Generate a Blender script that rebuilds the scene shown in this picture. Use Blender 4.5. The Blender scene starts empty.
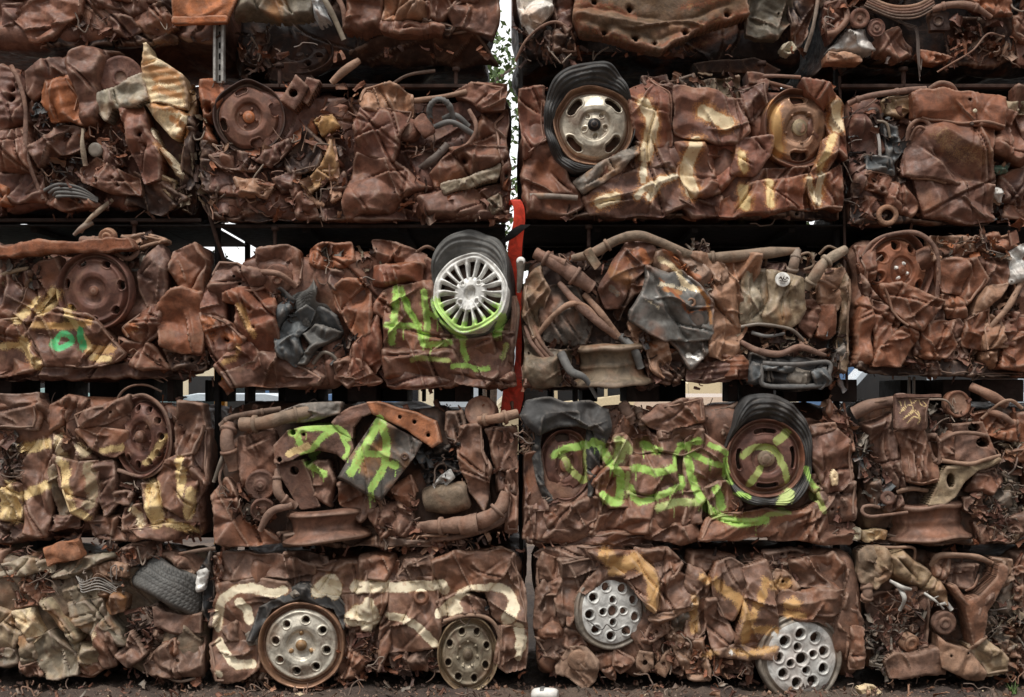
import bpy, math, random
import numpy as np
from mathutils import Vector, Matrix, Euler

scene = bpy.context.scene
COL = scene.collection
PX = 200.0            # picture pixels to the metre at the face of the stack
GZ = 690.0            # picture row of the ground at the face of the stack
BALE_DEPTH = 0.92
D0 = 6.0              # camera to the face of the stack

# ------------------------------------------------------------------ colours
def lin(r, g, b):
    f = lambda c: (c/255/12.92) if c/255 <= .04045 else ((c/255+.055)/1.055)**2.4
    return (f(r), f(g), f(b))
C = dict(
    brown=lin(115, 79, 64), red=lin(118, 73, 56), dark=lin(66, 48, 41), plum=lin(104, 71, 60),
    tan=lin(148, 113, 90), orange=lin(160, 96, 58), rust=lin(130, 81, 57), deep=lin(50, 38, 34),
    grey=lin(126, 117, 106), primer=lin(150, 138, 118), cream=lin(226, 206, 168), ivory=lin(230, 216, 186),
    steel=lin(140, 132, 122), dsteel=lin(88, 82, 76), black=lin(32, 31, 31), rubber=lin(58, 57, 56),
    rubber2=lin(86, 85, 82), slate=lin(86, 89, 90), alu=lin(206, 204, 198), olive=lin(112, 98, 80),
    white=lin(225, 222, 215), yellow=lin(226, 198, 142), amber=lin(184, 130, 80), lime=lin(166, 204, 104),
    pale=lin(184, 198, 128), emerald=lin(76, 178, 112), dirt=lin(86, 70, 60), khaki=lin(156, 138, 110),
    gold=lin(152, 120, 84), wire=lin(150, 145, 138), ochre=lin(196, 154, 100), sage=lin(160, 170, 100))
def col(c): return C[c] if isinstance(c, str) else c

# ------------------------------------------------------------------ views: a zoomed crop's pixels -> picture pixels
V = [0.0, 0.0, 1.0]
def view(x0, y0, s): V[0], V[1], V[2] = x0, y0, s
def pts(flat):
    a = np.array(flat, float).reshape(-1, 2)
    return a / V[2] + np.array([V[0], V[1]])
def pt(x, y): return (x / V[2] + V[0], y / V[2] + V[1])
def ln(v): return v / V[2]

# ------------------------------------------------------------------ materials
def nt(name):
    m = bpy.data.materials.new(name); m.use_nodes = True
    n = m.node_tree.nodes; n.clear()
    out = n.new('ShaderNodeOutputMaterial'); b = n.new('ShaderNodeBsdfPrincipled')
    m.node_tree.links.new(b.outputs[0], out.inputs[0])
    return m, m.node_tree, b
def noise(t, vec, scale, detail=4, rough=.55, dist=0.0):
    n = t.nodes.new('ShaderNodeTexNoise'); n.inputs['Scale'].default_value = scale
    n.inputs['Detail'].default_value = detail; n.inputs['Roughness'].default_value = rough
    n.inputs['Distortion'].default_value = dist
    t.links.new(vec, n.inputs['Vector']); return n.outputs['Fac']
def mrange(t, v, a, b, c, d):
    n = t.nodes.new('ShaderNodeMapRange'); n.interpolation_type = 'SMOOTHSTEP'
    for i, x in enumerate((a, b, c, d)): n.inputs[i+1].default_value = x
    t.links.new(v, n.inputs[0]); return n.outputs[0]
def math_(t, op, a, b):
    n = t.nodes.new('ShaderNodeMath'); n.operation = op
    for i, x in enumerate((a, b)):
        if isinstance(x, (int, float)): n.inputs[i].default_value = x
        else: t.links.new(x, n.inputs[i])
    return n.outputs[0]
def mixc(t, f, a, b, mode='MIX'):
    n = t.nodes.new('ShaderNodeMix'); n.data_type = 'RGBA'; n.blend_type = mode
    for s, x in ((n.inputs[0], f), (n.inputs[6], a), (n.inputs[7], b)):
        if isinstance(x, (int, float)): s.default_value = x
        elif isinstance(x, tuple): s.default_value = (*x, 1)
        else: t.links.new(x, s)
    return n.outputs[2]
def weathered(name, rough=(.45, .75), metal=0.0, rustmix=.38, rustcol=C['orange'], dustcol=C['tan'], dust=.5,
              speck=.38, bump=.5, spec=.42, streak=.25, val=(.62, 1.35), wear_highlights=.75):
    """Metal whose own colour is the 'base' attribute, spray paint and stains the 'paint' attribute."""
    m, t, b = nt(name)
    L = t.links.new
    tc = t.nodes.new('ShaderNodeTexCoord'); oi = t.nodes.new('ShaderNodeObjectInfo')
    off = t.nodes.new('ShaderNodeVectorMath'); off.operation = 'MULTIPLY_ADD'
    cx = t.nodes.new('ShaderNodeCombineXYZ')
    for i in range(3): L(oi.outputs['Random'], cx.inputs[i])
    L(cx.outputs[0], off.inputs[0]); off.inputs[1].default_value = (37, 61, 23); L(tc.outputs['Object'], off.inputs[2])
    vec = off.outputs[0]
    at = t.nodes.new('ShaderNodeAttribute'); at.attribute_name = 'base'
    pa = t.nodes.new('ShaderNodeAttribute'); pa.attribute_name = 'paint'
    big = noise(t, vec, 4.5, 3, .55, .4); mid = noise(t, vec, 19, 5, .6, .6); fine = noise(t, vec, 150, 4, .65)
    c = at.outputs['Color']
    v = mrange(t, mid, .3, .72, val[0], val[1]); c = mixc(t, 1.0, c, _grey(t, v), 'MULTIPLY')
    f = math_(t, 'MULTIPLY', mrange(t, big, .5, .72, 0, 1), rustmix); c = mixc(t, f, c, rustcol)
    f = math_(t, 'MULTIPLY', mrange(t, noise(t, vec, 9, 6, .65, .8), .52, .72, 0, 1), dust); c = mixc(t, f, c, dustcol)
    # run-down streaks
    mp = t.nodes.new('ShaderNodeMapping'); mp.inputs['Scale'].default_value = (40, 40, 5); L(vec, mp.inputs['Vector'])
    st = noise(t, mp.outputs[0], 1.0, 3, .6)
    f = math_(t, 'MULTIPLY', mrange(t, st, .56, .7, 0, 1), streak); c = mixc(t, f, c, (.045, .028, .022))
    # pits and specks
    f = math_(t, 'MULTIPLY', mrange(t, fine, .56, .7, 0, 1), speck); c = mixc(t, f, c, (.035, .02, .016))
    f = math_(t, 'MULTIPLY', mrange(t, noise(t, vec, 95, 3, .6), .63, .72, 0, 1), speck*.6); c = mixc(t, f, c, dustcol)
    # sprayed paint / stains, worn through by noise
    wear = math_(t, 'ADD', mrange(t, mid, .25, .75, -.2, .2), mrange(t, fine, .3, .7, -.3, .3))
    pm = mrange(t, math_(t, 'ADD', pa.outputs['Alpha'], wear), .25, .75, 0, 1)
    pm = math_(t, 'MULTIPLY', pm, mrange(t, pa.outputs['Alpha'], .02, .12, 0, 1))
    pc = mixc(t, mrange(t, noise(t, vec, 42, 4, .6), .5, .75, 0, .45), pa.outputs['Color'], rustcol)
    c = mixc(t, math_(t, 'MULTIPLY', pm, .95), c, pc)
    if wear_highlights:  # worn ridges, brightened further in colour to read as highlights
        ge = t.nodes.new('ShaderNodeNewGeometry')
        f = math_(t, 'MULTIPLY', mrange(t, math_(t, 'ADD', ge.outputs['Pointiness'], mrange(t, mid, .3, .7, -.012, .012)), .515, .56, 0, 1), wear_highlights)
        c = mixc(t, f, c, mixc(t, .5, c, mixc(t, .35, dustcol, (.42, .36, .30))))
    L(c, b.inputs['Base Color'])
    L(mrange(t, noise(t, vec, 28, 4, .6), .3, .7, rough[0], rough[1]), b.inputs['Roughness'])
    b.inputs['Metallic'].default_value = metal; b.inputs['Specular IOR Level'].default_value = spec
    bp = t.nodes.new('ShaderNodeBump'); bp.inputs['Strength'].default_value = bump; bp.inputs['Distance'].default_value = .006
    hh = math_(t, 'ADD', math_(t, 'MULTIPLY', fine, .35), math_(t, 'MULTIPLY', noise(t, vec, 45, 5, .6, .3), 1.0))
    L(hh, bp.inputs['Height']); L(bp.outputs[0], b.inputs['Normal'])
    return m
def _grey(t, v):
    n = t.nodes.new('ShaderNodeCombineColor')
    for i in range(3): t.links.new(v, n.inputs[i])
    return n.outputs[0]

M = dict(
    sheet=weathered('rusted_sheet_metal'),
    heavy=weathered('rusted_heavy_steel', rough=(.6, .9), bump=.7, speck=.5, streak=.15),
    scrap=weathered('tangled_scrap', rough=(.5, .9), rustmix=.45, bump=.6, dust=.4),
    paintwork=weathered('weathered_paintwork', rough=(.4, .7), rustmix=.75, rustcol=C['amber'], dust=.45, dustcol=C['brown'], speck=.4),
    wheelsteel=weathered('brushed_wheel_steel', rough=(.32, .55), metal=.4, rustmix=.6, rustcol=lin(138, 108, 82), dust=.7, dustcol=lin(110, 84, 68), speck=.45, bump=.2, streak=.1),
    wheelrust=weathered('rusted_wheel_steel', rough=(.5, .7), metal=.1, rustmix=.35, bump=.2, streak=.1),
    alloy=weathered('cast_alloy', rough=(.42, .62), metal=.2, rustmix=.22, dust=.45, dustcol=C['olive'], speck=.15, bump=.12, streak=.15),
    rubber=weathered('perished_rubber', rough=(.55, .8), rustmix=.12, rustcol=C['dirt'], dust=.3, dustcol=lin(104, 98, 92), speck=.15, bump=.3, streak=.1, val=(.75, 1.25)),
    plastic=weathered('torn_plastic', rough=(.35, .6), rustmix=.08, rustcol=C['dirt'], dust=.3, dustcol=C['dirt'], speck=.1, bump=.15, streak=.1),
    shiny=weathered('old_enamel', rough=(.3, .55), metal=.2, rustmix=.5, rustcol=C['orange'], dust=.35, dustcol=C['brown'], speck=.3, bump=.12),
    rack=weathered('blackened_rack_steel', rough=(.7, .9), rustmix=.3, rustcol=lin(40, 31, 27), dust=.2, dustcol=lin(36, 30, 27), speck=.2, bump=.3, spec=.2, wear_highlights=.1),
    galv=weathered('galvanised_steel', rough=(.35, .55), metal=.5, rustmix=.1, dust=.15, dustcol=C['dirt'], speck=.1, bump=.1),
)

# ------------------------------------------------------------------ current bale
class Ctx: pass
X = Ctx(); X.root = None; X.bx = 0; X.bz = 0; X.strokes = []; X.n = 0; X.dust = 0.0; X.core = None; X.pl = []; X.lim = None
def tagp(o, label=None, cat=None, group=None, kind=None):
    if label: o['label'] = label
    if cat: o['category'] = cat
    if group: o['group'] = group
    if kind: o['kind'] = kind
    return o
def world(px, py, d=0.0): return Vector(((px-512)/PX, -d/PX, (GZ-py)/PX))

def smoothstep(a, b, x):
    t = np.clip((x-a)/(b-a), 0, 1); return t*t*(3-2*t)
def wob(P, rng, amp, wl):
    out = np.zeros_like(P)
    for k in range(4):
        a = rng.uniform(0, 2*math.pi); f = 2*math.pi/(wl*rng.uniform(.5, 1.4)); ph = rng.uniform(0, 6.28, 2)
        u = P[:, 0]*math.cos(a)+P[:, 1]*math.sin(a)
        out[:, 0] += np.sin(u*f+ph[0]); out[:, 1] += np.sin(u*f*1.13+ph[1])
    return out*amp*.5
def seg_dist(P, A):
    """distance from each point to the polyline A"""
    best = np.full(len(P), 1e9)
    for a, b in zip(A[:-1], A[1:]):
        ab = b-a; L2 = max((ab*ab).sum(), 1e-9)
        t = np.clip(((P-a)@ab)/L2, 0, 1)
        q = P-(a+t[:, None]*ab)
        best = np.minimum(best, (q*q).sum(1))
    return np.sqrt(best)
def sdf(P, A):
    """signed distance to the polygon A, positive inside"""
    d = seg_dist(P, np.vstack([A, A[:1]]))
    ins = np.zeros(len(P), bool); n = len(A)
    for i in range(n):
        x1, y1 = A[i]; x2, y2 = A[(i+1) % n]
        if y1 == y2: continue
        c = ((y1 > P[:, 1]) != (y2 > P[:, 1])) & (P[:, 0] < (x2-x1)*(P[:, 1]-y1)/(y2-y1)+x1)
        ins ^= c
    return np.where(ins, d, -d)
def softplus(e, s): return .5*(e+np.sqrt(e*e+s*s))
def crumple(P, rng, n, soft=2.0, warp=5.0, wl=70):
    """height of a sheet folded at random n times, then opened up again: straight facets, sharp creases"""
    Q = P+wob(P, rng, warp, wl)
    D = Q.shape[1]
    for k in range(n):
        v = rng.normal(size=D); v /= np.linalg.norm(v)
        d = Q@v; c = np.quantile(d[::max(1, len(d)//400)], rng.uniform(.2, .8))
        Q = Q-(2*softplus(d-c, soft))[:, None]*v
    v = rng.normal(size=D); v /= np.linalg.norm(v)
    h = Q@v
    G = np.column_stack([P, np.ones(len(P))]); k = max(1, len(P)//1500)
    h = h-.8*(G@np.linalg.lstsq(G[::k], h[::k], rcond=None)[0])
    return h-np.median(h)
def catmull(P, n=8):
    P = np.asarray(P, float); P = np.vstack([2*P[0]-P[1], P, 2*P[-1]-P[-2]]); out = []
    for i in range(1, len(P)-2):
        for t in np.linspace(0, 1, n, endpoint=False):
            a, b, c, d = P[i-1:i+3]
            out.append(.5*((2*b)+(c-a)*t+(2*a-5*b+4*c-d)*t*t+(3*b-a-3*c+d)*t**3))
    out.append(P[-2]); return np.array(out)

def paint_attr(XY):
    """paint colour and cover for picture positions XY"""
    n = len(XY); out = np.zeros((n, 4), np.float32)
    for A, w, c, soft, op, wave in X.strokes:
        lo = A.min(0)-w-soft-4; hi = A.max(0)+w+soft+4
        m = ((XY >= lo) & (XY <= hi)).all(1)
        if not m.any(): continue
        Q = XY[m]
        d = seg_dist(Q, A)+np.sin(Q[:, 0]*.55+Q[:, 1]*.31)*wave+np.sin(Q[:, 1]*.47-Q[:, 0]*.23+2)*wave
        a = smoothstep(w/2+soft, w/2-soft, d)*op if soft > 0 else (d < w/2)*op
        cur = out[m]; win = a > cur[:, 3]*.6
        cur[win, :3] = col(c); cur[:, 3] = np.maximum(cur[:, 3], a); out[m] = cur
    return out
def stroke(flat, w=10, c='yellow', soft=1.6, op=1.0, wave=.4):
    A = pts(flat); wave *= .35; soft = soft*.5+.35; w = w*.82 if c in ('lime', 'pale', 'sage') else w*.95
    if len(A) == 1: A = np.vstack([A, A+.01])
    if len(A) > 2: A = catmull(A, 6)
    if c in ('lime', 'pale', 'emerald') and w > 8:
        X.strokes.append((A, ln(w)*1.35, c, ln(w)*.42, .42, wave))
        rg = np.random.default_rng(len(X.strokes)*7+int(A[0, 0]))
        for k in range(2):
            if rg.random() < .6: p = A[rg.integers(len(A))]+[rg.uniform(-1, 1), ln(w)*.3]; X.strokes.append((np.array([p, p+[rg.uniform(-.5, .5), rg.uniform(4, 13)]]), 1.5, c, .9, .8, 0))
    X.strokes.append((A, ln(w), c, soft, op, wave))
def blot(flat, w=16, c='amber', op=.75, soft=5): stroke(flat, w, c, soft, op, 1.2)

def mesh_obj(name, co, faces, mat, base, parent, smooth=True, label=None, basecol=None, paint=True, origin=None, quads=None):
    """co in metres, world space; becomes a child of parent in the bale's own space"""
    co = np.asarray(co, np.float32)
    me = bpy.data.meshes.new(name)
    off = np.array(origin if origin is not None else X.origin, np.float32)
    if quads is not None:
        nf = len(quads); me.vertices.add(len(co)); me.vertices.foreach_set('co', (co-off).ravel())
        me.loops.add(nf*4); me.loops.foreach_set('vertex_index', quads.astype(np.int32).ravel())
        me.polygons.add(nf); me.polygons.foreach_set('loop_start', np.arange(0, nf*4, 4, dtype=np.int32))
    else:
        me.from_pydata((co-off).tolist(), [], [list(map(int, f)) for f in faces])
    me.update(calc_edges=True)
    me.polygons.foreach_set('use_smooth', np.full(len(me.polygons), smooth))
    a = me.color_attributes.new('base', 'FLOAT_COLOR', 'POINT')
    bc = np.ones((len(co), 4), np.float32)
    bc[:, :3] = basecol if basecol is not None else np.array(col(base))
    if X.dust and basecol is None and mat in ('sheet', 'heavy', 'scrap', 'wheelrust'): bc[:, :3] = bc[:, :3]*(1-X.dust)+np.array(lin(126, 105, 88))*X.dust   # the lower cars are older and dustier
    a.data.foreach_set('color', bc.ravel())
    p = me.color_attributes.new('paint', 'FLOAT_COLOR', 'POINT')
    if paint and X.strokes:
        pv = paint_attr(np.stack([co[:, 0]*PX+512, GZ-co[:, 2]*PX], 1))
    else: pv = np.zeros((len(co), 4), np.float32)
    p.data.foreach_set('color', pv.ravel())
    me.materials.append(M[mat])
    o = bpy.data.objects.new(name, me); COL.objects.link(o)
    if parent is not None: o.parent = parent
    if label: o['label'] = label
    return o
def px2w(xy, d): return np.stack([(xy[:, 0]-512)/PX, -np.asarray(d)/PX, (GZ-xy[:, 1])/PX], 1)
def gridfaces(ny, nx, wrapx=False):
    i = np.arange(ny*nx).reshape(ny, nx)
    if wrapx: i = np.concatenate([i, i[:, :1]], 1)
    return np.stack([i[:-1, :-1], i[1:, :-1], i[1:, 1:], i[:-1, 1:]], -1).reshape(-1, 4)

# ------------------------------------------------------------------ parts of a bale
def long_folds(P):
    """folds that run on from sheet to sheet across the whole pressed face"""
    h = np.zeros(len(P)); W = P+wob(P, np.random.default_rng(77), 5, 110)
    for c0, v, half, am, wd in X.pl:
        e = (W-c0)@v; L = np.abs((W-c0)@np.array([-v[1], v[0]])); m = smoothstep(half, half*.35, L)
        h += am*m*(np.where(e > 0, np.exp(-np.abs(e)/wd), .35*np.exp(-np.abs(e)/3))-1.0*np.exp(-(e/1.35)**2))
    return h
def panel(flat, d=8, r=None, drop=None, cr=.75, n=4, base='brown', mat='sheet', bulge=0, tilt=(0, 0), folds=(), holes=(),
          name='body_panel', wobble=1.2, step=1.25, soft=.25, fine=.34, pleats=2, grow=2.3, crisp=None, label=None, parent=None, paint=True, thick=0, ribs=None, skirt=0):
    """a bent sheet: outline in view pixels, d = how far its face stands out, r = radius of its rolled edge"""
    A = pts(flat); X.n += 1; rng = np.random.default_rng(1000+X.n)
    if X.lim and parent is None and mat in ('sheet', 'scrap', 'paintwork'):      # the press box cut every sheet off square
        A[:, 0] = np.clip(A[:, 0], X.lim[0]+1, X.lim[1]-1); A[:, 1] = np.minimum(A[:, 1], X.lim[2]+1)
    if crisp is None: crisp = rng.random() < .8
    if r is None: r = 1.9 if crisp else 5.5
    if drop is None:
        drop = 3.2 if crisp else d+12
        if crisp and not thick: skirt = d+9
    lo = A.min(0)-3-grow; hi = A.max(0)+3+grow
    nx = int((hi[0]-lo[0])/step)+2; ny = int((hi[1]-lo[1])/step)+2
    gx, gy = np.meshgrid(np.linspace(lo[0], hi[0], nx), np.linspace(lo[1], hi[1], ny))
    P = np.stack([gx.ravel(), gy.ravel()], 1)
    s = sdf(P+wob(P, rng, wobble, 44), A)+grow
    rh = []
    if mat == 'sheet' and not holes and rng.random() < .12:
        for k in range(rng.integers(1, 4)): w_ = rng.dirichlet(np.ones(len(A))); rh.append((A*w_[:, None]).sum(0))
    for h in rh: q = P-h; s = np.minimum(s, np.hypot(q[:, 0], q[:, 1])-rng.uniform(1.0, 1.9))
    for (hx, hy, hr, *rest) in holes:
        h = np.array(pt(hx, hy)); e = rest[0] if rest else 1.0
        q = P-h; s = np.minimum(s, np.hypot(q[:, 0], q[:, 1]*e)-ln(hr))
    re = r*np.clip(1+wob(P, rng, .8, 60)[:, 0], .35, 2.2)
    t = np.clip(s/re, 0, 1); prof = np.sqrt(np.clip(1-(1-t)**2, 0, 1))
    h = d-drop*(1-prof)
    if bulge: h += .5*bulge*smoothstep(0, 1, np.clip(s/max(s.max(), 1), 0, 1))
    inner = smoothstep(0, 1.2, s/r)
    if cr:
        c = crumple(P, rng, n, soft, 4, 70)*cr
        lim = 13; c = lim*np.tanh(c/lim); h += c*(.25+.75*inner)
        h += 4*np.tanh(crumple(P, rng, n+3, soft*.6, 3, 60)*fine/4)+3*np.tanh(crumple(P, rng, 3, .6, 8, 80)*.12)
        span = float(np.ptp(A, axis=0).max())
        for k in range(pleats):                        # pleats: the sheet doubled over itself along a wandering line
            a = rng.uniform(0, math.pi); v = np.array([math.cos(a), math.sin(a)]); u = np.array([-v[1], v[0]])
            c0 = A[rng.integers(len(A))]*.5+A.mean(0)*.5; W = P+wob(P, rng, 3, 90)
            e = (W-c0)@v; L = (W-c0)@u; m = smoothstep(span*rng.uniform(.25, .6), 0, np.abs(L))*inner
            am = rng.uniform(2.5, 7)*rng.choice([-1, 1])
            h += am*m*(np.where(e > 0, np.exp(-np.abs(e)/rng.uniform(6, 16)), 0)-.9*np.exp(-(e/1.3)**2))
    if cr and mat in ('sheet', 'paintwork', 'scrap'): h += long_folds(P)*(.3+.7*inner)*min(1, cr*1.6)
    ctr = A.mean(0); h += (P[:, 0]-ctr[0])*tilt[0]+(P[:, 1]-ctr[1])*tilt[1]
    for f in folds:
        L = pts(f[0]); L = catmull(L, 5) if len(L) > 2 else L
        q = seg_dist(P+wob(P, rng, 1.2, 30), L); h += f[1]*np.exp(-(q/ (f[2] if len(f) > 2 else 4)))
    if ribs:
        a, wl, am = ribs; u = P[:, 0]*math.cos(a)+P[:, 1]*math.sin(a); h += am*np.sin(u*2*math.pi/wl)*inner
    gyy, gxx = np.gradient(s.reshape(ny, nx)); gl = np.hypot(gxx, gyy)+1e-6
    near = np.abs(s) < .75*step
    mv = (s/ (gl.ravel()/step+1e-6))
    mv = np.where(near, np.clip(mv, -step, step), 0)
    P = P-np.stack([gxx.ravel()/gl.ravel()*mv, gyy.ravel()/gl.ravel()*mv], 1)
    keep = s > -.75*step
    idx = np.full(len(P), -1); idx[keep] = np.arange(keep.sum())
    q = gridfaces(ny, nx); q = q[keep[q].all(1)]
    co = px2w(P[keep], h[keep]); q = idx[q]
    if thick or skirt:
        # close it: rim skirt going back
        e = np.sort(np.concatenate([q[:, [0, 1]], q[:, [1, 2]], q[:, [2, 3]], q[:, [3, 0]]]), 1)
        u, cnt = np.unique(e, axis=0, return_counts=True); be = u[cnt == 1]
        bv = np.unique(be); mp = {v: i+len(co)+len(bv) for i, v in enumerate(bv)}; mt = {v: i+len(co) for i, v in enumerate(bv)}
        back = co[bv].copy(); back[:, 1] += (thick or skirt)/PX; cc = co[:, [0, 2]].mean(0)
        if skirt: back[:, [0, 2]] = cc+(back[:, [0, 2]]-cc)*.96
        q = np.vstack([q, np.array([[mt[a], mt[b], mp[b], mp[a]] for a, b in be])]); co = np.vstack([co, co[bv], back])
    if mat in ('sheet', 'heavy', 'paintwork'):
        e = rng.normal()*.06; base = tuple(np.array(col(base))*rng.uniform(.82, 1.24)*np.array([1+e, 1, 1-e]))
    o = mesh_obj(name, co, None, mat, base, parent or X.root, True, label, paint=paint, quads=q)
    if mat == 'sheet' and parent is None and crisp and rng.random() < .55:      # a folded hem along part of the edge
        i0 = rng.integers(len(A)); m = rng.integers(2, max(3, len(A)//2)); L = np.array([A[(i0+k) % len(A)] for k in range(m+1)])
        L = np.vstack([a+(b-a)*t for a, b in zip(L[:-1], L[1:]) for t in np.linspace(0, 1, max(2, int(np.linalg.norm(b-a)/4)), endpoint=False)])
        L = L+(A.mean(0)-L)/(np.linalg.norm(A.mean(0)-L, axis=1)[:, None]+1e-6)*rng.uniform(-1.5, 2.5)+wob(L, rng, 1.2, 44)
        KP, KH = P[keep], h[keep]
        z = np.array([KH[np.argmin(((KP-p)**2).sum(1))] for p in L])
        if len(L) > 4:
            z = np.convolve(np.pad(z, 2, 'edge'), np.ones(5)/5, 'valid')+.9
            c2, q2 = tube_geo(np.column_stack([L, z]), np.full(len(L), rng.uniform(.8, 1.5)), 6, 0, .08)
            mesh_obj('folded_hem', px2w(c2[:, :2], c2[:, 2]), q2, mat, base, o, True, paint=paint)
    return o

def plate(flat, d=10, thick=4, base='brown', mat='heavy', name='bracket', r=2.5, cr=.10, n=3, **k):
    """a stiff plate with a cut edge and, if asked, holes"""
    return panel(flat, d=d, r=r, drop=1.6, cr=cr, n=n, base=base, mat=mat, name=name, wobble=.35, fine=.03, grow=0, crisp=True, pleats=0, thick=thick+22, step=1.1, **k)

def tube(P3, r=4, base='brown', mat='heavy', name='pipe', sides=10, sm=8, parent=None, label=None, corr=0, closed=False, paint=True, lump=.06, flat=1.0):
    """P3: x, y (view pixels), d triples; r in view pixels, one or one per point"""
    a = np.array(P3, float).reshape(-1, 3); a[:, :2] = a[:, :2]/V[2]+np.array([V[0], V[1]])
    rr = np.atleast_1d(np.array(r, float))/V[2]
    if len(rr) == 1: rr = np.full(len(a), rr[0])
    b = catmull(np.column_stack([a, rr]), sm)
    co, q = tube_geo(b[:, :3], b[:, 3], sides, corr, lump, flat)
    o = mesh_obj(name, px2w(co[:, :2], co[:, 2]), q, mat, base, parent or X.root, True, label, paint=paint)
    if name in ('exhaust_pipe', 'suspension_arm') and parent is None and len(b) > 14:
        for i in {len(b)//5, (len(b)*7)//10}:
            dv = (b[i+1, :3]-b[i-1, :3]); dv /= np.linalg.norm(dv); m = b[i, :3]; r0 = b[i, 3]
            c2, q2 = tube_geo(np.array([m-dv*1.6, m-dv*1.5, m+dv*1.5, m+dv*1.6]), np.array([r0*.9, r0*1.22, r0*1.22, r0*.9]), 18, 0, 0, .92)
            mesh_obj('pipe_flange', px2w(c2[:, :2], c2[:, 2]), q2, mat, base, o, True, paint=paint)
    return o
def tube_geo(p, rr, sides, corr=0, lump=0.05, flat=1.0):
    n = len(p); T = np.gradient(p, axis=0); T /= np.linalg.norm(T, axis=1)[:, None]+1e-9
    up = np.array([.13, .31, .94]); N = np.cross(T[0], up); N /= np.linalg.norm(N)
    vs = []; X.n += 1; rng = np.random.default_rng(X.n)
    ang = np.linspace(0, 2*math.pi, sides, endpoint=False)
    s = np.concatenate([[0], np.cumsum(np.linalg.norm(np.diff(p, axis=0), axis=1))])
    f1, f2, p1, p2 = rng.uniform(.03, .09), rng.uniform(.12, .25), rng.uniform(0, 6), rng.uniform(0, 6); sq = rng.uniform(.72, .95) if lump else 1
    for i in range(n):
        N = N-T[i]*(N@T[i]); N /= np.linalg.norm(N)+1e-9; B = np.cross(T[i], N)
        k = rr[i]*(1+lump*(1.2*math.sin(s[i]*f1+p1)+1.0*math.sin(s[i]*f2+p2)+.25*rng.normal())); sqi = flat*(sq+(.14*math.sin(s[i]*f1*1.7+p2) if lump else 0))
        if corr: k *= 1+.18*math.sin(s[i]*2*math.pi/corr)
        vs.append(p[i]+k*(np.cos(ang)[:, None]*N+np.sin(ang)[:, None]*B*sqi))
    co = np.vstack(vs+[p[:1]+T[:1]*rr[0]*1.6, p[-1:]-T[-1:]*rr[-1]*1.6])      # the ends are open
    q = gridfaces(n, sides, True).tolist(); a, b = n*sides, n*sides+1
    q += [[a, (i+1) % sides, i] for i in range(sides)]
    q += [[b, (n-1)*sides+i, (n-1)*sides+(i+1) % sides] for i in range(sides)]
    return co, q

def lathe(c, axis, prof, base='brown', mat='heavy', name='drum', sides=40, parent=None, label=None, dent=0.0, scale=1.0, paint=True):
    """c = (x, y, d) in view pixels; axis (ax, ay, ad) in picture space; prof: (radius, along) pairs in view pixels"""
    o = np.array([*pt(c[0], c[1]), c[2]]); ax = np.array(axis, float); ax /= np.linalg.norm(ax)
    u = np.cross(ax, [.03, 1, .05]); u /= np.linalg.norm(u); v = np.cross(ax, u)
    X.n += 1; rng = np.random.default_rng(X.n)
    prof = np.array(prof, float)/V[2]*scale
    # split the profile finer so that corners stay crisp
    fine = [prof[0]]
    for a, b in zip(prof[:-1], prof[1:]):
        k = max(2, int(np.linalg.norm(b-a)/4))
        for t in np.linspace(0, 1, k+1)[1:]: fine.append(a+(b-a)*t)
    prof = np.array(fine)
    ang = np.linspace(0, 2*math.pi, sides, endpoint=False)
    co = (o+prof[:, 1][:, None, None]*ax+prof[:, 0][:, None, None]*(np.cos(ang)[None, :, None]*u+np.sin(ang)[None, :, None]*v)).reshape(-1, 3)
    if dent: co = co+wob(co[:, :2], rng, dent*.5, 60).repeat([1, 2], axis=1)[:, :3]*np.array([.5, .5, .5])
    q = gridfaces(len(prof), sides, True)
    return mesh_obj(name, px2w(co[:, :2], co[:, 2]), q.tolist(), mat, base, parent or X.root, True, label, paint=paint)

def rot_tilt(co, c, tilt, roll=0):
    """turn points (x, y, d) about c: tilt[0] leans the top edge toward us, tilt[1] turns the right edge toward us"""
    q = co-c; a, b = math.radians(tilt[0]), math.radians(tilt[1])
    y, d = q[:, 1].copy(), q[:, 2].copy()
    q[:, 1] = y*math.cos(a)+d*math.sin(a); q[:, 2] = d*math.cos(a)-y*math.sin(a)
    x, d = q[:, 0].copy(), q[:, 2].copy()
    q[:, 0] = x*math.cos(b)-d*math.sin(b); q[:, 2] = d*math.cos(b)+x*math.sin(b)
    if roll:
        g = math.radians(roll); x, y = q[:, 0].copy(), q[:, 1].copy()
        q[:, 0] = x*math.cos(g)-y*math.sin(g); q[:, 1] = x*math.sin(g)+y*math.cos(g)
    return q+c

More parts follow.
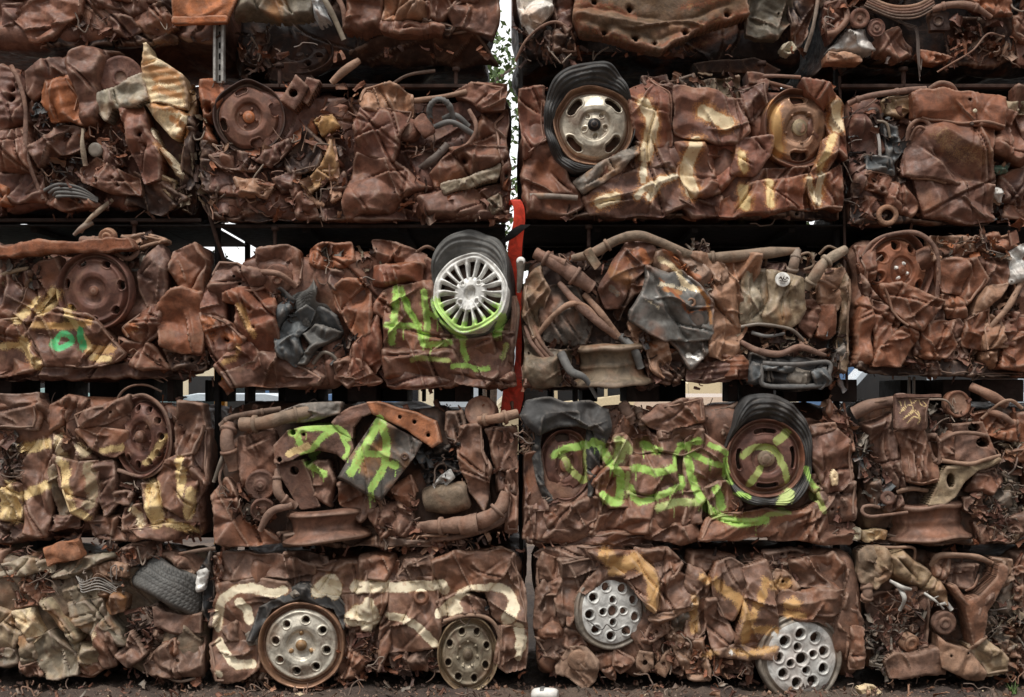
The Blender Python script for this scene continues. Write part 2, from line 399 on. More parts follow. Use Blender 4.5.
STEEL = [(0, .02), (.10, .02), (.13, -.03), (.22, -.05), (.30, -.04), (.36, .03), (.46, .05), (.60, .0), (.70, -.03), (.78, .0), (.82, -.06),
         (.87, -.17), (.905, -.17), (.93, -.03), (.96, .03), (.985, .045), (1.0, .02), (1.0, -.30)]
DISH = [(0, .0), (.12, .0), (.15, -.06), (.34, -.08), (.38, .03), (.5, .06), (.66, .01), (.76, -.02), (.80, -.10), (.86, -.20), (.90, -.20),
        (.93, -.06), (.97, .03), (1.0, .0), (1.0, -.30)]
COVER = [(0, .05), (.10, .05), (.14, .07), (.4, .08), (.7, .07), (.84, .03), (.90, -.03), (.92, .01), (.97, .03), (1.0, -.02), (1.0, -.25)]
def wheel(c, r, d=10, prof=STEEL, holes=(), base='brown', mat='wheelrust', ell=(1, 1), tilt=(0, 0), roll=0, bolts=0, bolt_r=.24, tyre=None, tyre_base='rubber',
          hub=None, spokes=0, label=None, dent=2.6, name='wheel', hubcol=None, boltcol=None, basefn=None, nuts=True, lipcol=None):
    """holes: (ring radius, radial half size, angular half size (fraction of r), count, phase deg)"""
    c0 = np.array([*pt(*c), d]); r = ln(r); X.n += 1; rng = np.random.default_rng(X.n)
    pr = np.array(prof); tt = np.concatenate([np.linspace(0, 1, int(r/.75)+8), [1.0]])
    hh = np.interp(tt, pr[:-1, 0], pr[:-1, 1]); hh = np.convolve(np.pad(hh, 1, 'edge'), [.25, .5, .25], 'valid'); hh[-1] = pr[-1, 1]
    na = int(max(96, r*5)); ang = np.linspace(0, 2*math.pi, na, endpoint=False)
    T, Aa = np.meshgrid(tt, ang, indexing='ij'); H = np.repeat(hh[:, None], na, 1)
    hole = np.zeros_like(T)
    for (hr, sr, sa, cnt, ph) in holes:
        for k in range(cnt):
            a0 = math.radians(ph)+2*math.pi*k/cnt
            da = (Aa-a0+math.pi) % (2*math.pi)-math.pi
            if hr == 0: q = T/sr
            elif sa > sr*1.05: ax = np.maximum(np.abs(da*hr)-(sa-sr), 0); q = np.hypot(ax, T-hr)/sr
            else: q = np.hypot(da*T/sa, (T-hr)/sr) if sr <= sa else np.hypot(da*T, np.maximum(np.abs(T-hr)-(sr-sa), 0))/sa
            hole = np.maximum(hole, 1-smoothstep(.93, 1.04, q)); H += .025*np.exp(-((q-1.25)/.18)**2)*(q > 1)
    if spokes:
        u = np.abs(((Aa*spokes/(2*math.pi)) % 1)-.5)*2     # 0 at the window, 1 on the spoke
        win = smoothstep(.66, .56, u)*smoothstep(.40, .46, T)*smoothstep(.86, .80, T)
        hole = np.maximum(hole, win); H += .06*smoothstep(.3, .45, T)*smoothstep(.9, .75, T)*smoothstep(.55, .95, u)
    if bolts:
        for k in range(bolts):
            a0 = math.radians(90/bolts+roll)+2*math.pi*k/bolts
            q = np.hypot(T*np.cos(Aa)-bolt_r*math.cos(a0), T*np.sin(Aa)-bolt_r*math.sin(a0))
            if nuts: H += .07*(1-smoothstep(.035, .05, q))
            else: H -= .06*(1-smoothstep(.035, .055, q)); H += .015*np.exp(-((q-.075)/.018)**2)
    H = H-hole*.14
    x = T*np.cos(Aa)*r*ell[0]; y = T*np.sin(Aa)*r*ell[1]
    co = np.stack([x.ravel()+c0[0], y.ravel()+c0[1], H.ravel()*r+d], 1)
    w = wob(co[:, :2], rng, dent, 50); co[:, 2] += w[:, 0]; co[:, :2] += w*.4
    co = rot_tilt(co, c0, tilt)
    q = gridfaces(len(tt), na, True)
    q = q[(hole.ravel()[q] < .5).any(1)]
    bc = np.tile(np.array(col(base), np.float32), (len(co), 1))
    if hubcol is not None: bc[(T.ravel() < .14)] = col(hubcol)
    if lipcol is not None: bc[(T.ravel() > .83)] = col(lipcol)
    if boltcol is not None and bolts:
        for k in range(bolts):
            a0 = math.radians(90/bolts+roll)+2*math.pi*k/bolts
            bc[np.hypot(T*np.cos(Aa)-bolt_r*math.cos(a0), T*np.sin(Aa)-bolt_r*math.sin(a0)).ravel() < .055] = col(boltcol)
    o = mesh_obj(name, px2w(co[:, :2], co[:, 2]), None, mat, base, X.root, True, label, basecol=bc, quads=q)
    # drum disc, coloured dark to stand for the shade behind the holes
    rr = np.array([0, .86]); ang = np.linspace(0, 2*math.pi, 48, endpoint=False)
    pc = [(0, -.36), (.8, -.36), (.88, -.42)]; cc = []
    for (t, h) in pc: cc.append(np.stack([np.cos(ang)*t*r*ell[0]+c0[0], np.sin(ang)*t*r*ell[1]+c0[1], np.full(48, d+h*r)], 1))
    cc = rot_tilt(np.vstack(cc), c0, tilt)
    mesh_obj('brake_drum', px2w(cc[:, :2], cc[:, 2]), None, 'heavy', 'deep', o, quads=gridfaces(3, 48, True), paint=False)
    if hub:
        hr, hl = hub[0], hub[1]; hb = hub[2] if len(hub) > 2 else base
        pc = [(0, hl), (hr*.55, hl), (hr*.62, hl*.8), (hr, hl*.75), (hr*1.06, hl*.5), (hr*1.06, -.15)]
        cc = []; ang = np.linspace(0, 2*math.pi, 32, endpoint=False)
        for (t, h) in pc: cc.append(np.stack([np.cos(ang)*t*r*ell[0]+c0[0], np.sin(ang)*t*r*ell[1]+c0[1], np.full(32, d+h*r)], 1))
        cc = rot_tilt(np.vstack(cc), c0, tilt)
        mesh_obj('hub_cap', px2w(cc[:, :2], cc[:, 2]), None, mat, hb, o, quads=gridfaces(len(pc), 32, True))
    if tyre: tyre_ring(c, r*V[2], tyre, d, ell, tilt, o, tyre_base)
    return o
def tyre_ring(c, r, R, d, ell, tilt, parent, base='rubber', inner=.985, bulge=.13, back=.75, crush=2.6, mat='rubber'):
    """sidewall from the rim out to the outline R = [(deg clockwise from right, outer radius in view pixels)]"""
    c0 = np.array([*pt(*c), d]); r = ln(r); X.n += 1; rng = np.random.default_rng(X.n)
    a = np.array(sorted(R), float); na = int(max(120, r*5)); ang = np.linspace(0, 2*math.pi, na, endpoint=False)
    A = np.concatenate([a[:, 0]-360, a[:, 0], a[:, 0]+360]); Q = np.tile(a[:, 1], 3)/V[2]
    Ro = np.interp(np.degrees(ang), A, Q); k = np.ones(7)/7
    Ro = np.convolve(np.pad(Ro, 3, 'wrap'), k, 'valid')
    t = np.concatenate([np.linspace(0, 1, 26), [1.0, 1.0, 1.0]])
    h = np.concatenate([-.10+(bulge+.10)*np.sin(np.linspace(0, 1, 26)**.8*math.pi*.62)-.10*np.linspace(0, 1, 26)**6, [-.18, -.4, -back]])
    h[:26] += .016*np.sin(np.linspace(0, 1, 26)*30)
    RR = np.stack([np.hypot(r*inner*ell[0]*np.cos(ang), r*inner*ell[1]*np.sin(ang))]*len(t))
    rad = RR+(np.maximum(Ro, RR[0]+.4)[None]-RR)*t[:, None]
    wid = np.clip((Ro-RR[0])/(r*.25), .25, 1.5)
    co = np.stack([rad*np.cos(ang)+c0[0], rad*np.sin(ang)+c0[1], d+h[:, None]*r*np.where(h[:, None] > 0, wid[None], 1)], -1).reshape(-1, 3)
    w = wob(co[:, :2], rng, crush, 34); co[:, 2] += w[:, 0]*1.2
    co[:, 2] += np.clip(crumple(co[:, :2], rng, 6, .6)*.4, -6, 6)*np.repeat(smoothstep(0, .3, t), na)
    co = rot_tilt(co, c0, tilt)
    return mesh_obj('tyre', px2w(co[:, :2], co[:, 2]), None, mat, base, parent, quads=gridfaces(len(t), na, True))
def tread_tyre(c, d, R, W, axis, base='rubber', parent=None, name='tyre', squash=(1, 1), inner=.66, span=(0, 360), dent=2, label=None, blocks=54):
    """a whole tyre with a tread: R outer radius, W width (view pixels), axis in picture space (x, y, d)"""
    R, W = ln(R), ln(W); o = np.array([*pt(*c), d]); ax = np.array(axis, float); ax /= np.linalg.norm(ax)
    u = np.cross(ax, [0.02, 1, .01]); u /= np.linalg.norm(u); v = np.cross(ax, u); X.n += 1; rng = np.random.default_rng(X.n)
    prof = [(inner, -.36), (inner*.98, -.42), (inner+.06, -.47), ((1+inner)/2, -.52), (.93, -.485), (.975, -.43)]
    prof += [(1.0-.012*(s/.4)**2, s) for s in np.linspace(-.40, .40, 34)]
    prof += [(.975, .43), (.93, .485), ((1+inner)/2, .52), (inner+.06, .47), (inner*.98, .42), (inner, .36)]
    prof = np.array(prof); na = blocks*8; full = span[1]-span[0] >= 360
    ang = np.radians(np.linspace(span[0], span[1], na, endpoint=not full))
    S = prof[:, 1]; T = np.repeat(prof[:, 0][:, None], na, 1)
    s2, a2 = np.meshgrid(S, np.arange(na), indexing='ij')
    tread = (np.abs(s2) < .42)
    g = np.zeros_like(T)
    for gs in (-.24, -.08, .08, .24): g = np.maximum(g, np.exp(-((s2-gs)/.014)**2))
    z = (a2/8+np.abs(s2)*5+np.floor((s2+.48)/.16)*.5) % 1
    g = np.maximum(g, smoothstep(.30, .16, np.abs(z-.5))*.0+np.exp(-((z-.5)/.10)**2))
    T = T-g*.022*tread
    co = o+(T*R)[..., None]*(np.cos(ang)[None, :, None]*u*squash[0]+np.sin(ang)[None, :, None]*v*squash[1])+(s2*W)[..., None]*ax
    co = co.reshape(-1, 3); w = wob(co[:, :2], rng, dent, 45); co[:, :2] += w; co[:, 2] += w[:, 0]
    return mesh_obj(name, px2w(co[:, :2], co[:, 2]), None, 'rubber', base, parent or X.root, True, label, quads=gridfaces(len(S), na, full))

def box(c, size, d, rot=0, base='brown', mat='heavy', name='box', dent=1.5, tilt=(0, 0), parent=None, label=None, rad=.25, cr=.12):
    """a dented box standing out of the face: c centre, size (w, h, depth) in view pixels"""
    w, h, dp = (ln(s)/2 for s in size); o = np.array([*pt(*c), d]); r = rad*min(w, h, dp)
    X.n += 1; rng = np.random.default_rng(X.n); vs, qs, k = [], [], 0
    half = np.array([w, h, dp])
    for axis in range(3):
        for sg in (-1, 1):
            i, j = [a for a in range(3) if a != axis]
            nu, nv = max(5, int(half[i]*2/1.8)), max(5, int(half[j]*2/1.8))
            g, e = np.meshgrid(np.linspace(-1, 1, nu), np.linspace(-1, 1, nv), indexing='ij')
            p = np.zeros((nu*nv, 3)); p[:, axis] = sg*half[axis]; p[:, i] = g.ravel()*half[i]; p[:, j] = e.ravel()*half[j]
            q = np.clip(p, -(half-r), half-r); n = p-q; L = np.linalg.norm(n, axis=1)[:, None]+1e-9; p = q+n/L*r
            vs.append(p); f = gridfaces(nu, nv)+k; qs.append(f); k += nu*nv
    p = np.vstack(vs)
    p += wob(p[:, :2]+p[:, 2:], rng, dent, 26).repeat([1, 2], axis=1)*.6
    if cr: p[:, 2] += np.clip(crumple(p, rng, 5, 1.5)*cr, -5, 5)
    a = math.radians(rot); x, y = p[:, 0].copy(), p[:, 1].copy()
    p = p+o; p = rot_tilt(p, o, tilt, rot)
    return mesh_obj(name, px2w(p[:, :2], p[:, 2]), None, mat, base, parent or X.root, True, label, quads=np.vstack(qs))

def tangle(flat, n=40, size=(6, 22), d=(0, 12), bases=('brown', 'dark', 'plum', 'rust'), name='crushed_scrap', wires=.1, mat='scrap', parent=None, seed=None, strips=.72):
    """torn strips, curled scraps and wires filling an area"""
    A = pts(flat); X.n += 1; rng = np.random.default_rng(seed or X.n)
    lo, hi = A.min(0), A.max(0); vs, qs, bc, k = [], [], [], 0; made = 0
    n = int(n*.95)
    for i in range(n//12):                                  # loom wires and thin hoses
        p = rng.uniform(lo, hi)
        if sdf(p[None], A)[0] < 0: continue
        q = np.zeros((6, 3)); q[0] = [*p, rng.uniform(*d)+2]; dirn = rng.normal(size=3)*[1, 1, .2]
        for j in range(1, 6):
            dirn = dirn/np.linalg.norm(dirn)+rng.normal(size=3)*[.55, .55, .25]; q[j] = q[j-1]+dirn/np.linalg.norm(dirn)*rng.uniform(4, 9)
            if sdf(q[j:j+1, :2], A)[0] < 0: dirn = np.array([*(A.mean(0)-q[j, :2]), 0.])
        q[:, 2] = np.clip(q[:, 2], d[0], d[1]+4); b2 = catmull(q, 6); c, f = tube_geo(b2, np.full(len(b2), rng.uniform(.5, .95)), 6)
        vs.append(c); qs += [[a+k for a in g] for g in f]; k += len(c)
        bc.append(np.tile(np.array(col(('black','slate','black','grey','black','dark')[rng.integers(6)])), (len(c), 1)))
    while made < n:
        p = rng.uniform(lo, hi)
        if sdf(p[None], A)[0] < -1: continue
        made += 1; dd = rng.uniform(*d); b = np.array(col(bases[rng.integers(len(bases))]))*rng.uniform(.7, 1.25)
        L = rng.uniform(*size)*.68; dd += .5
        if rng.random() < wires:
            m = 4; q = np.zeros((m, 3)); q[0] = [*p, dd]; dirn = rng.normal(size=3)*[1, 1, .35]
            for i in range(1, m): dirn = dirn/np.linalg.norm(dirn)+rng.normal(size=3)*[.6, .6, .3]; q[i] = q[i-1]+dirn/np.linalg.norm(dirn)*L*.4
            q[:, 2] = np.clip(q[:, 2], d[0]-4, d[1]+4)
            b2 = catmull(q, 5); c, f = tube_geo(b2, np.full(len(b2), rng.uniform(.4, .8)), 5)
        else:
            w = L*rng.uniform(.12, .32) if rng.random() < strips else L*rng.uniform(.35, .6)
            nu, nv = 9, 6; u, v = np.meshgrid(np.linspace(-.5, .5, nu), np.linspace(-.5, .5, nv), indexing='ij')
            tw = rng.normal()*.9; k1 = rng.normal()*.8; k2 = rng.normal()*.9
            edge = 1+.18*np.sin(u*rng.uniform(4, 12)+rng.uniform(0, 6))
            x = u*L; y = v*w*edge; z = (np.cos(u*k1*2)-1)*L*.35*np.sign(k1)+np.abs(v-rng.uniform(-.3, .3))*w*k2+u*v*tw*w+np.abs(((u*2.2+v*rng.uniform(-1, 1)+rng.random()) % 1)-.5)*L*rng.uniform(.05, .3)
            c = np.stack([x.ravel(), y.ravel(), z.ravel()], 1)
            R = np.array(Euler((rng.normal()*.7, rng.normal()*.7, rng.uniform(0, 6.28))).to_matrix())
            c = c@R.T+np.array([*p, dd])
            f0 = gridfaces(nu, nv); m = len(c); c2 = c-np.array([0, 0, 1.2])
            c = np.vstack([c, c2]); f = np.vstack([f0, f0[:, ::-1]+m]).tolist()
            ring = [i*nv for i in range(nu)]+[(nu-1)*nv+j for j in range(1, nv)]+[i*nv+nv-1 for i in range(nu-2, -1, -1)]+[j for j in range(nv-2, 0, -1)]
            f += [[ring[i], ring[(i+1) % len(ring)], ring[(i+1) % len(ring)]+m, ring[i]+m] for i in range(len(ring))]
        vs.append(c); qs += [[i+k for i in g] for g in f]; k += len(c); bc.append(np.tile(b, (len(c), 1)))
    co = np.vstack(vs)
    o = mesh_obj(name, px2w(co[:, :2], co[:, 2]), qs, mat, 'brown', parent or X.root, True, basecol=np.vstack(bc))
    o['kind'] = 'stuff'; return o

def flush():
    """build the pressed block of the bale in hand, once its paint is known"""
    if X.core: X.core(); X.core = None
def bale(x0, y0, x1, y1, label, base='brown', core_d=3, depth=BALE_DEPTH, rad=11, cr=.8, n=9, name='crushed_car_bale', folds=15):
    """the pressed block itself (picture pixels); everything added after it is one of its parts"""
    flush()
    x0, x1, y0, y1 = (float(v) for v in (x0, x1, y0, y1))
    X.root = bpy.data.objects.new(name, None); COL.objects.link(X.root)
    X.origin = np.array([((x0+x1)/2-512)/PX, depth/2, (GZ-y1)/PX]); X.root.location = X.origin
    X.root.empty_display_size = .2
    tagp(X.root, label, 'crushed car', 'crushed cars stacked in the rack')
    X.strokes = []; X.n += 1; rng = np.random.default_rng(X.n); root_ = X.root; X.lim = (x0, x1, y1)
    X.pl = []
    for k in range(folds):
        a = rng.uniform(-.75, .75) if rng.random() < .7 else rng.uniform(0, 6.28)      # the press leaves mostly upright folds
        X.pl.append((np.array([rng.uniform(x0, x1), rng.uniform(y0, y1)]), np.array([math.cos(a), math.sin(a)]), rng.uniform(30, 95), rng.uniform(3, 7)*rng.choice([-1, 1, 1]), rng.uniform(6, 18)))
    def core():
        w, h, dp = (x1-x0)/2, (y1-y0)/2, depth*PX/2; half = np.array([w-5, h-3, dp])
        vs, qs, k = [], [], 0
        for axis in range(3):
            for sg in (-1, 1):
                i, j = [a for a in range(3) if a != axis]; st = 1.6 if (axis == 2 and sg > 0) else 4.5
                nu, nv = int(half[i]*2/st)+2, int(half[j]*2/st)+2
                g, e = np.meshgrid(np.linspace(-1, 1, nu), np.linspace(-1, 1, nv), indexing='ij')
                p = np.zeros((nu*nv, 3)); p[:, axis] = sg*half[axis]; p[:, i] = g.ravel()*half[i]; p[:, j] = e.ravel()*half[j]
                q = np.clip(p, -(half-rad), half-rad); m = p-q; m /= np.linalg.norm(m, axis=1)[:, None]+1e-9
                vs.append(np.hstack([q+m*rad, m])); qs.append(gridfaces(nu, nv)+k); k += nu*nv
        a = np.vstack(vs); p, m = a[:, :3], a[:, 3:]; ctr = np.array([(x0+x1)/2, (y0+y1)/2])
        c = 7*np.tanh(crumple(p, rng, n, .4, 5, 70)*cr/7)+4*np.tanh(crumple(p, rng, n+2, .3, 4, 50)*cr*.6/4)
        c += long_folds(p[:, :2]+ctr)*np.clip(m[:, 2], 0, 1)
        p = p+m*(c-3)[:, None]
        mesh_obj('pressed_core', px2w(p[:, :2]+ctr, p[:, 2]-dp+core_d), None, 'sheet', base, root_, quads=np.vstack(qs))
    X.core = core
    old = tuple(V); view(0, 0, 1); sd = int(X.n)
    tangle([x0+3, y1-7, x1-3, y1-7, x1-3, y1+4, x0+3, y1+4], int((x1-x0)*.08), (8, 24), (-10, 8), seed=5000+sd, wires=.06, name='hanging_scrap')      # torn ends hanging below and sticking up above
    tangle([x0+3, y0-3, x1-3, y0-3, x1-3, y0+8, x0+3, y0+8], int((x1-x0)*.08), (8, 24), (-24, 4), seed=6000+sd, wires=.06, name='hanging_scrap')
    V[:] = old
P = panel
def fill(x0, y0, x1, y1, nx, ny, d=6, bases=('brown', 'plum', 'red')):
    """crumpled panels over an area given in picture pixels"""
    old = tuple(V); view(0, 0, 1); rng = np.random.default_rng(int(abs(x0)*7+abs(y0)*13+5))
    gx = np.linspace(x0, x1, nx+1); gy = np.linspace(y0, y1, ny+1)
    J = rng.uniform(-.22, .22, (ny+1, nx+1, 2))*[(x1-x0)/nx, (y1-y0)/ny]
    pos = np.stack(np.meshgrid(gx, gy), -1)+J
    for j in range(ny):
        for i in range(nx):
            q = [pos[j, i], (pos[j, i]+pos[j, i+1])/2+rng.uniform(-4, 4, 2), pos[j, i+1], pos[j+1, i+1], (pos[j+1, i]+pos[j+1, i+1])/2+rng.uniform(-4, 4, 2), pos[j+1, i]]
            P(np.array(q).ravel(), d=d+rng.uniform(-3, 4), base=bases[rng.integers(len(bases))], step=1.8)
    V[:] = old

# ================================================================== top row
bale(-104, -88, 220, 40, 'brown crumpled car bale in the top row, left of the hanging orange steel plate')
fill(-104, -88, 176, -6, 5, 2)
view(0, 0, 4)
P([50,60,110,10,200,-30,320,-40,320,50,260,80,200,150,130,155,90,110], d=14, base='brown', bulge=5)
P([-10,-10,70,0,60,40,45,120,90,140,-10,150], d=8, base='plum')
P([350,-30,580,-50,580,40,520,70,490,30,380,20], d=14, base='brown')
P([430,60,520,66,560,120,500,140,450,110], d=12, base='plum')
P([510,20,640,10,690,90,640,125,580,120,530,90], d=9, base='brown')
P([290,50,340,40,385,70,380,100,340,85], d=6, base='plum')
P([570,-20,690,-40,705,60,690,100,640,40], d=5, base='dark')
tangle([300,70,450,60,460,140,310,145], 34, (8,22), (0,12))
tangle([600,20,700,20,690,120,600,110], 20, (8,22), (0,10))
P([60,110,180,140,300,120,420,130,420,165,100,170], d=2, base='dark')
P([430,120,640,115,690,130,600,160,440,150], d=0, base='dark')

bale(214, -92, 497, 50, 'car bale in the top row with dark oval wheel and a big folded flap', base='deep', core_d=-46)  # core coloured near black to deepen the shade under the overhang
fill(232, -92, 498, -10, 5, 2)
view(220, 0, 3.413)
P([30,-50,310,-60,312,40,230,60,120,45,50,60], d=14, base='olive', cr=.3, n=3, mat='paintwork')
wheel((240,130), 118, d=-40, prof=DISH, holes=[(.62,.1,.1,8,20)], base='dark', ell=(1,.72), tilt=(-22,0), bolts=4)  # dark base paints in the shadow this wheel sits in
P([420,-50,560,-40,550,60,540,95,480,100,420,90,440,30], d=16, base='brown')
P([555,-30,700,-40,695,60,620,75,560,70], d=14, base='tan', cr=.7)
P([695,-50,800,-50,800,20,740,80,700,70], d=12, base='brown')
P([780,40,840,-10,940,-60,950,60,935,110,880,100,800,80], d=12, base='brown')
P([540,80,640,78,760,92,750,112,640,108,560,106], d=17, base='brown', r=5, cr=.4)
P([430,150,500,122,640,105,860,90,950,220,900,275,520,262], d=-14, base='dark', tilt=(0,-1.7), cr=.4, n=3, r=4, drop=6, name='door_skin')  # shade on the flap's underside is put into its colour
P([700,60,800,80,780,110,700,100], d=8, base='dark')
tube([(375,272,2),(420,235,6),(470,195,2)], [10,15,12], 'tan', name='steering_arm')
P([308,-10,340,-10,362,62,335,66], d=18, base='white', mat='paintwork', cr=.2, r=4)
tube([(345,-20,14),(380,40,14),(420,130,8)], 9, 'primer', name='door_seal', mat='plastic')
tube([(395,-20,10),(420,30,12),(425,90,6)], 9, 'brown', name='door_pillar')
tangle([30,60,140,50,130,230,40,230], 30, (8,26), (-40,-24), ('dark','deep','plum'))
plate([125,170,260,165,300,230,200,240,130,225], d=-34, base='dark', name='gusset')
tube([(580,275,-2),(640,245,2),(730,225,-4)], 6, 'dark', name='brake_pipe')

bale(514, -92, 822, 48, 'car bale in the top row with a wide punched floor rail across its face', base='deep', core_d=-46)  # near-black core carries the recess shade in its colour
fill(516, -92, 820, -14, 6, 2)
view(500, 0, 3.103)
P([58,-40,150,-50,160,20,130,60,100,100,66,60], d=12, base='white', mat='paintwork', cr=1.0, n=6)
tube([(48,182,4),(80,125,12),(125,85,14),(170,68,14),(206,78,10)], 4.5, 'brown', name='brake_pipe')
P([160,-40,230,-40,235,100,200,110,165,60], d=4, base='plum')
P([145,90,215,75,232,160,180,190,140,170], d=3, base='dark')
tangle([50,80,230,60,230,190,60,200], 45, (8,26), (-2,8), ('dark','plum','deep'))
for q in ([240,70,246,92,380,128,470,148], [500,148,600,96,700,64,758,44], [240,20,330,30,420,50], [560,30,640,20,752,-10]): stroke(q, 16, 'gold', 5, .85, 1.2); blot(q, 34, 'rust', .5, 8)
panel([235,-40,760,-50,762,46,700,68,610,98,500,154,470,152,250,98,236,60], d=22, r=5, drop=7, base=lin(98, 80, 62), mat='heavy', cr=.16, n=3, fine=.08, pleats=1, name='floor_rail', thick=20,
      folds=[([236,28,420,50,560,66,700,20], -6, 5), ([240,74,400,98,490,122,620,80], -4, 5), ([240,50,430,75,560,86], 5, 7)],
      holes=[(290,12,8),(402,28,9),(322,108,8),(420,120,9),(480,137,6),(573,107,9),(700,52,9)])
P([770,-40,905,-50,916,50,870,105,780,100], d=6, base='olive', cr=.6)
P([900,-40,985,-40,960,90,930,140,912,60], d=4, base='dark')
plate([620,160,820,135,905,180,880,195,750,185,640,190], d=-30, base='dark', name='gusset')
P([885,140,915,120,925,140,905,155], d=6, base='ivory', mat='paintwork', r=3)
tube([(995,-30,8),(975,80,9),(955,150,2)], 6, 'grey', name='door_seal')

bale(828, -92, 1130, 58, 'car bale in the top row showing two small pulleys on a pale casting', base='deep', core_d=-34)  # core colour darkened to stand for shade below its panels
fill(830, -92, 1128, -12, 6, 2)
fill(1026, -12, 1128, 70, 2, 2)
view(800, 0, 4.571)
P([145,215,190,180,225,120,250,130,310,125,345,205,300,225,230,215,170,228], d=10, base='alu', mat='alloy', cr=.8, n=6, r=4, name='engine_casting')
lathe((272,85,16), (.05,.1,1), [(0,2),(10,2),(12,-5),(26,-5),(30,3),(44,3),(46,-2),(40,-6),(46,-10),(44,-20)], 'brown', name='pulley')
lathe((352,124,13), (.1,.1,1), [(0,4),(8,4),(10,0),(18,0),(20,3),(26,3),(28,0),(36,0),(40,2),(42,-14)], 'plum', name='pulley')
P([110,240,190,246,282,252,286,272,200,268,115,266], d=12, base='tan', r=4, cr=.2)
for k in range(5):
    tube([(318-k*6,-14+k*9,12),(400,24+k*12,14),(470,34+k*13,15),(545,20+k*14,14),(608+k*4,-16+k*12,12)], 9-k*1.2, ('tan','brown','plum','dark','dark')[k], name='leaf_spring', lump=.03)
P([380,140,470,118,540,195,530,245,450,262,372,232], d=6, base='brown', cr=.5)
P([120,0,210,-20,230,70,190,130,150,170,120,120], d=5, base='plum')
tube([(130,150,10),(170,140,12),(215,90,12),(220,30,8)], 14, 'brown', name='hose')
P([690,100,760,70,1000,70,1020,240,900,300,720,250], d=-6, tilt=(0,-.4), base='dark', cr=.8, mat='scrap')
tube([(640,320,6),(700,285,10),(790,230,14),(860,155,14),(945,160,8)], 4.5, 'brown', name='brake_pipe')
tube([(610,38,10),(690,22,14),(790,30,14),(885,70,8)], [14,18,18,12], 'brown', name='suspension_arm')
box((650,85), (86,86,60), 2, 0, 'dark', name='motor_housing')
lathe((640,90,10), (-.2,.1,1), [(0,-4),(14,-4),(16,3),(24,3),(26,-10)], 'deep', name='bush')
for k in range(6):
    tube([(250+k*30,20+k*3,8+k),(400+k*20,70+k*9,10),(530+k*4,120,6),(545+k*3,250+k*12,8),(560+k*2,360-k*20,6)], 2, 'dark', name='cable', mat='plastic')
P([570,225,640,232,690,250,640,268,590,262], d=8, base='rust', r=4)
P([780,-10,960,-20,970,60,900,60,880,40], d=8, base='rust', mat='scrap')
tube([(970,-10,10),(975,30,12),(1010,48,12),(1040,40,8)], 5, 'grey', name='door_seal')
P([985,80,1040,70,1050,180,1000,150], d=8, base='brown')
tangle([700,80,1000,60,1000,220,720,250], 60, (10,30), (-12,6), ('dark','plum','brown','grey'))
tangle([100,10,320,10,300,120,120,160], 26, (8,26), (0,10))
P([230,230,450,262,640,272,640,330,250,330], d=-34, base='deep', tilt=(0,-.4))

# ================================================================== second row
bale(-104, 70, 191, 210, 'car bale at far left of second row with cream and amber torn wing', core_d=-4, base='plum')
fill(-104, 72, -2, 208, 2, 3)
view(0, 0, 3.031)
P([-8,190,42,200,66,270,76,370,-8,400], d=12, base='plum', ribs=(1.57,9,.7), cr=.4)
P([-8,390,78,372,102,520,-8,526], d=14, base='brown', cr=.7)
P([-8,525,112,525,130,600,-8,612], d=8, base='plum')
tube([(34,200,14),(62,250,18),(82,330,18),(86,470,18),(122,600,8)], 7, 'plum', name='door_pillar')
P([80,218,120,180,200,174,216,215,205,250,130,245,100,300,84,270], d=12, base='brown', bulge=4)
P([138,244,205,232,236,290,226,350,252,372,160,362,134,310], d=16, base='orange', cr=.7)
P([203,160,250,137,346,148,318,160,300,255,292,370,258,380,226,255], d=18, base='brown')
lathe((360,230,8), (.05,.05,1), [(0,-2),(16,-2),(18,3),(24,3),(28,0),(52,1),(60,3),(66,0),(66,-30)], 'plum', name='brake_drum', sides=48)
P([302,290,360,262,430,230,452,300,420,320,340,325,322,362,300,340], d=20, base='primer', mat='paintwork', cr=.5, r=4)
for a in ([462,212,520,216,555,240], [470,238,530,246,572,262], [470,268,520,285,575,292], [462,318,520,330,570,340]): stroke(a, 22, 'amber', 6, 1, 1.2)
stroke([520,360,560,390,540,420], 20, 'amber', 5, 1, 1); stroke([480,440,520,500], 14, 'amber', 5, .9, 1)
blot([560,240,575,330], 34, 'gold', .8)
P([430,190,436,134,446,130,458,164,510,195,560,232,580,285,572,335,520,318,450,308], d=17, grow=0, base='cream', mat='paintwork', ribs=(1.45,7.5,.5), cr=.25, n=2, r=2, crisp=True, pleats=1, fine=.08, name='front_wing')
P([440,318,520,318,568,345,566,380,545,415,518,412,475,362], d=14, grow=0, base='cream', mat='paintwork', cr=.5, r=4)
P([372,332,420,318,452,400,492,480,482,545,440,550,408,470,385,390], d=17, base='plum')
P([446,352,486,440,512,462,562,520,548,556,512,522,484,474,455,420], d=12, grow=-1, base='ivory', mat='paintwork', cr=1.0, n=6, r=3)
P([480,532,520,540,506,582,478,562], d=12, base='cream', mat='paintwork', r=3)
P([248,512,300,488,410,540,422,590,330,578,256,552], d=16, base='brown')
P([92,452,180,380,250,392,246,440,170,462,118,502], d=13, base='brown')
P([300,430,345,440,360,490,320,500], d=14, base='plum')
lathe((290,455,16), (-.2,.1,1), [(0,3),(18,3),(22,0),(22,-20)], 'grey', name='bush', mat='plastic')
tube([(254,392,16),(256,440,20),(259,502,14)], 7, 'primer', name='strut', lump=.15)
P([138,606,180,594,242,585,300,620,180,628], d=10, base='brown', r=4)
P([560,430,615,250,640,300,620,600,560,640,540,560], d=2, base='dark', cr=1)
P([390,520,500,560,560,600,480,640,380,610], d=4, base='dark')
P([-8,560,20,570,24,612,-8,615], d=16, base='orange', r=4)
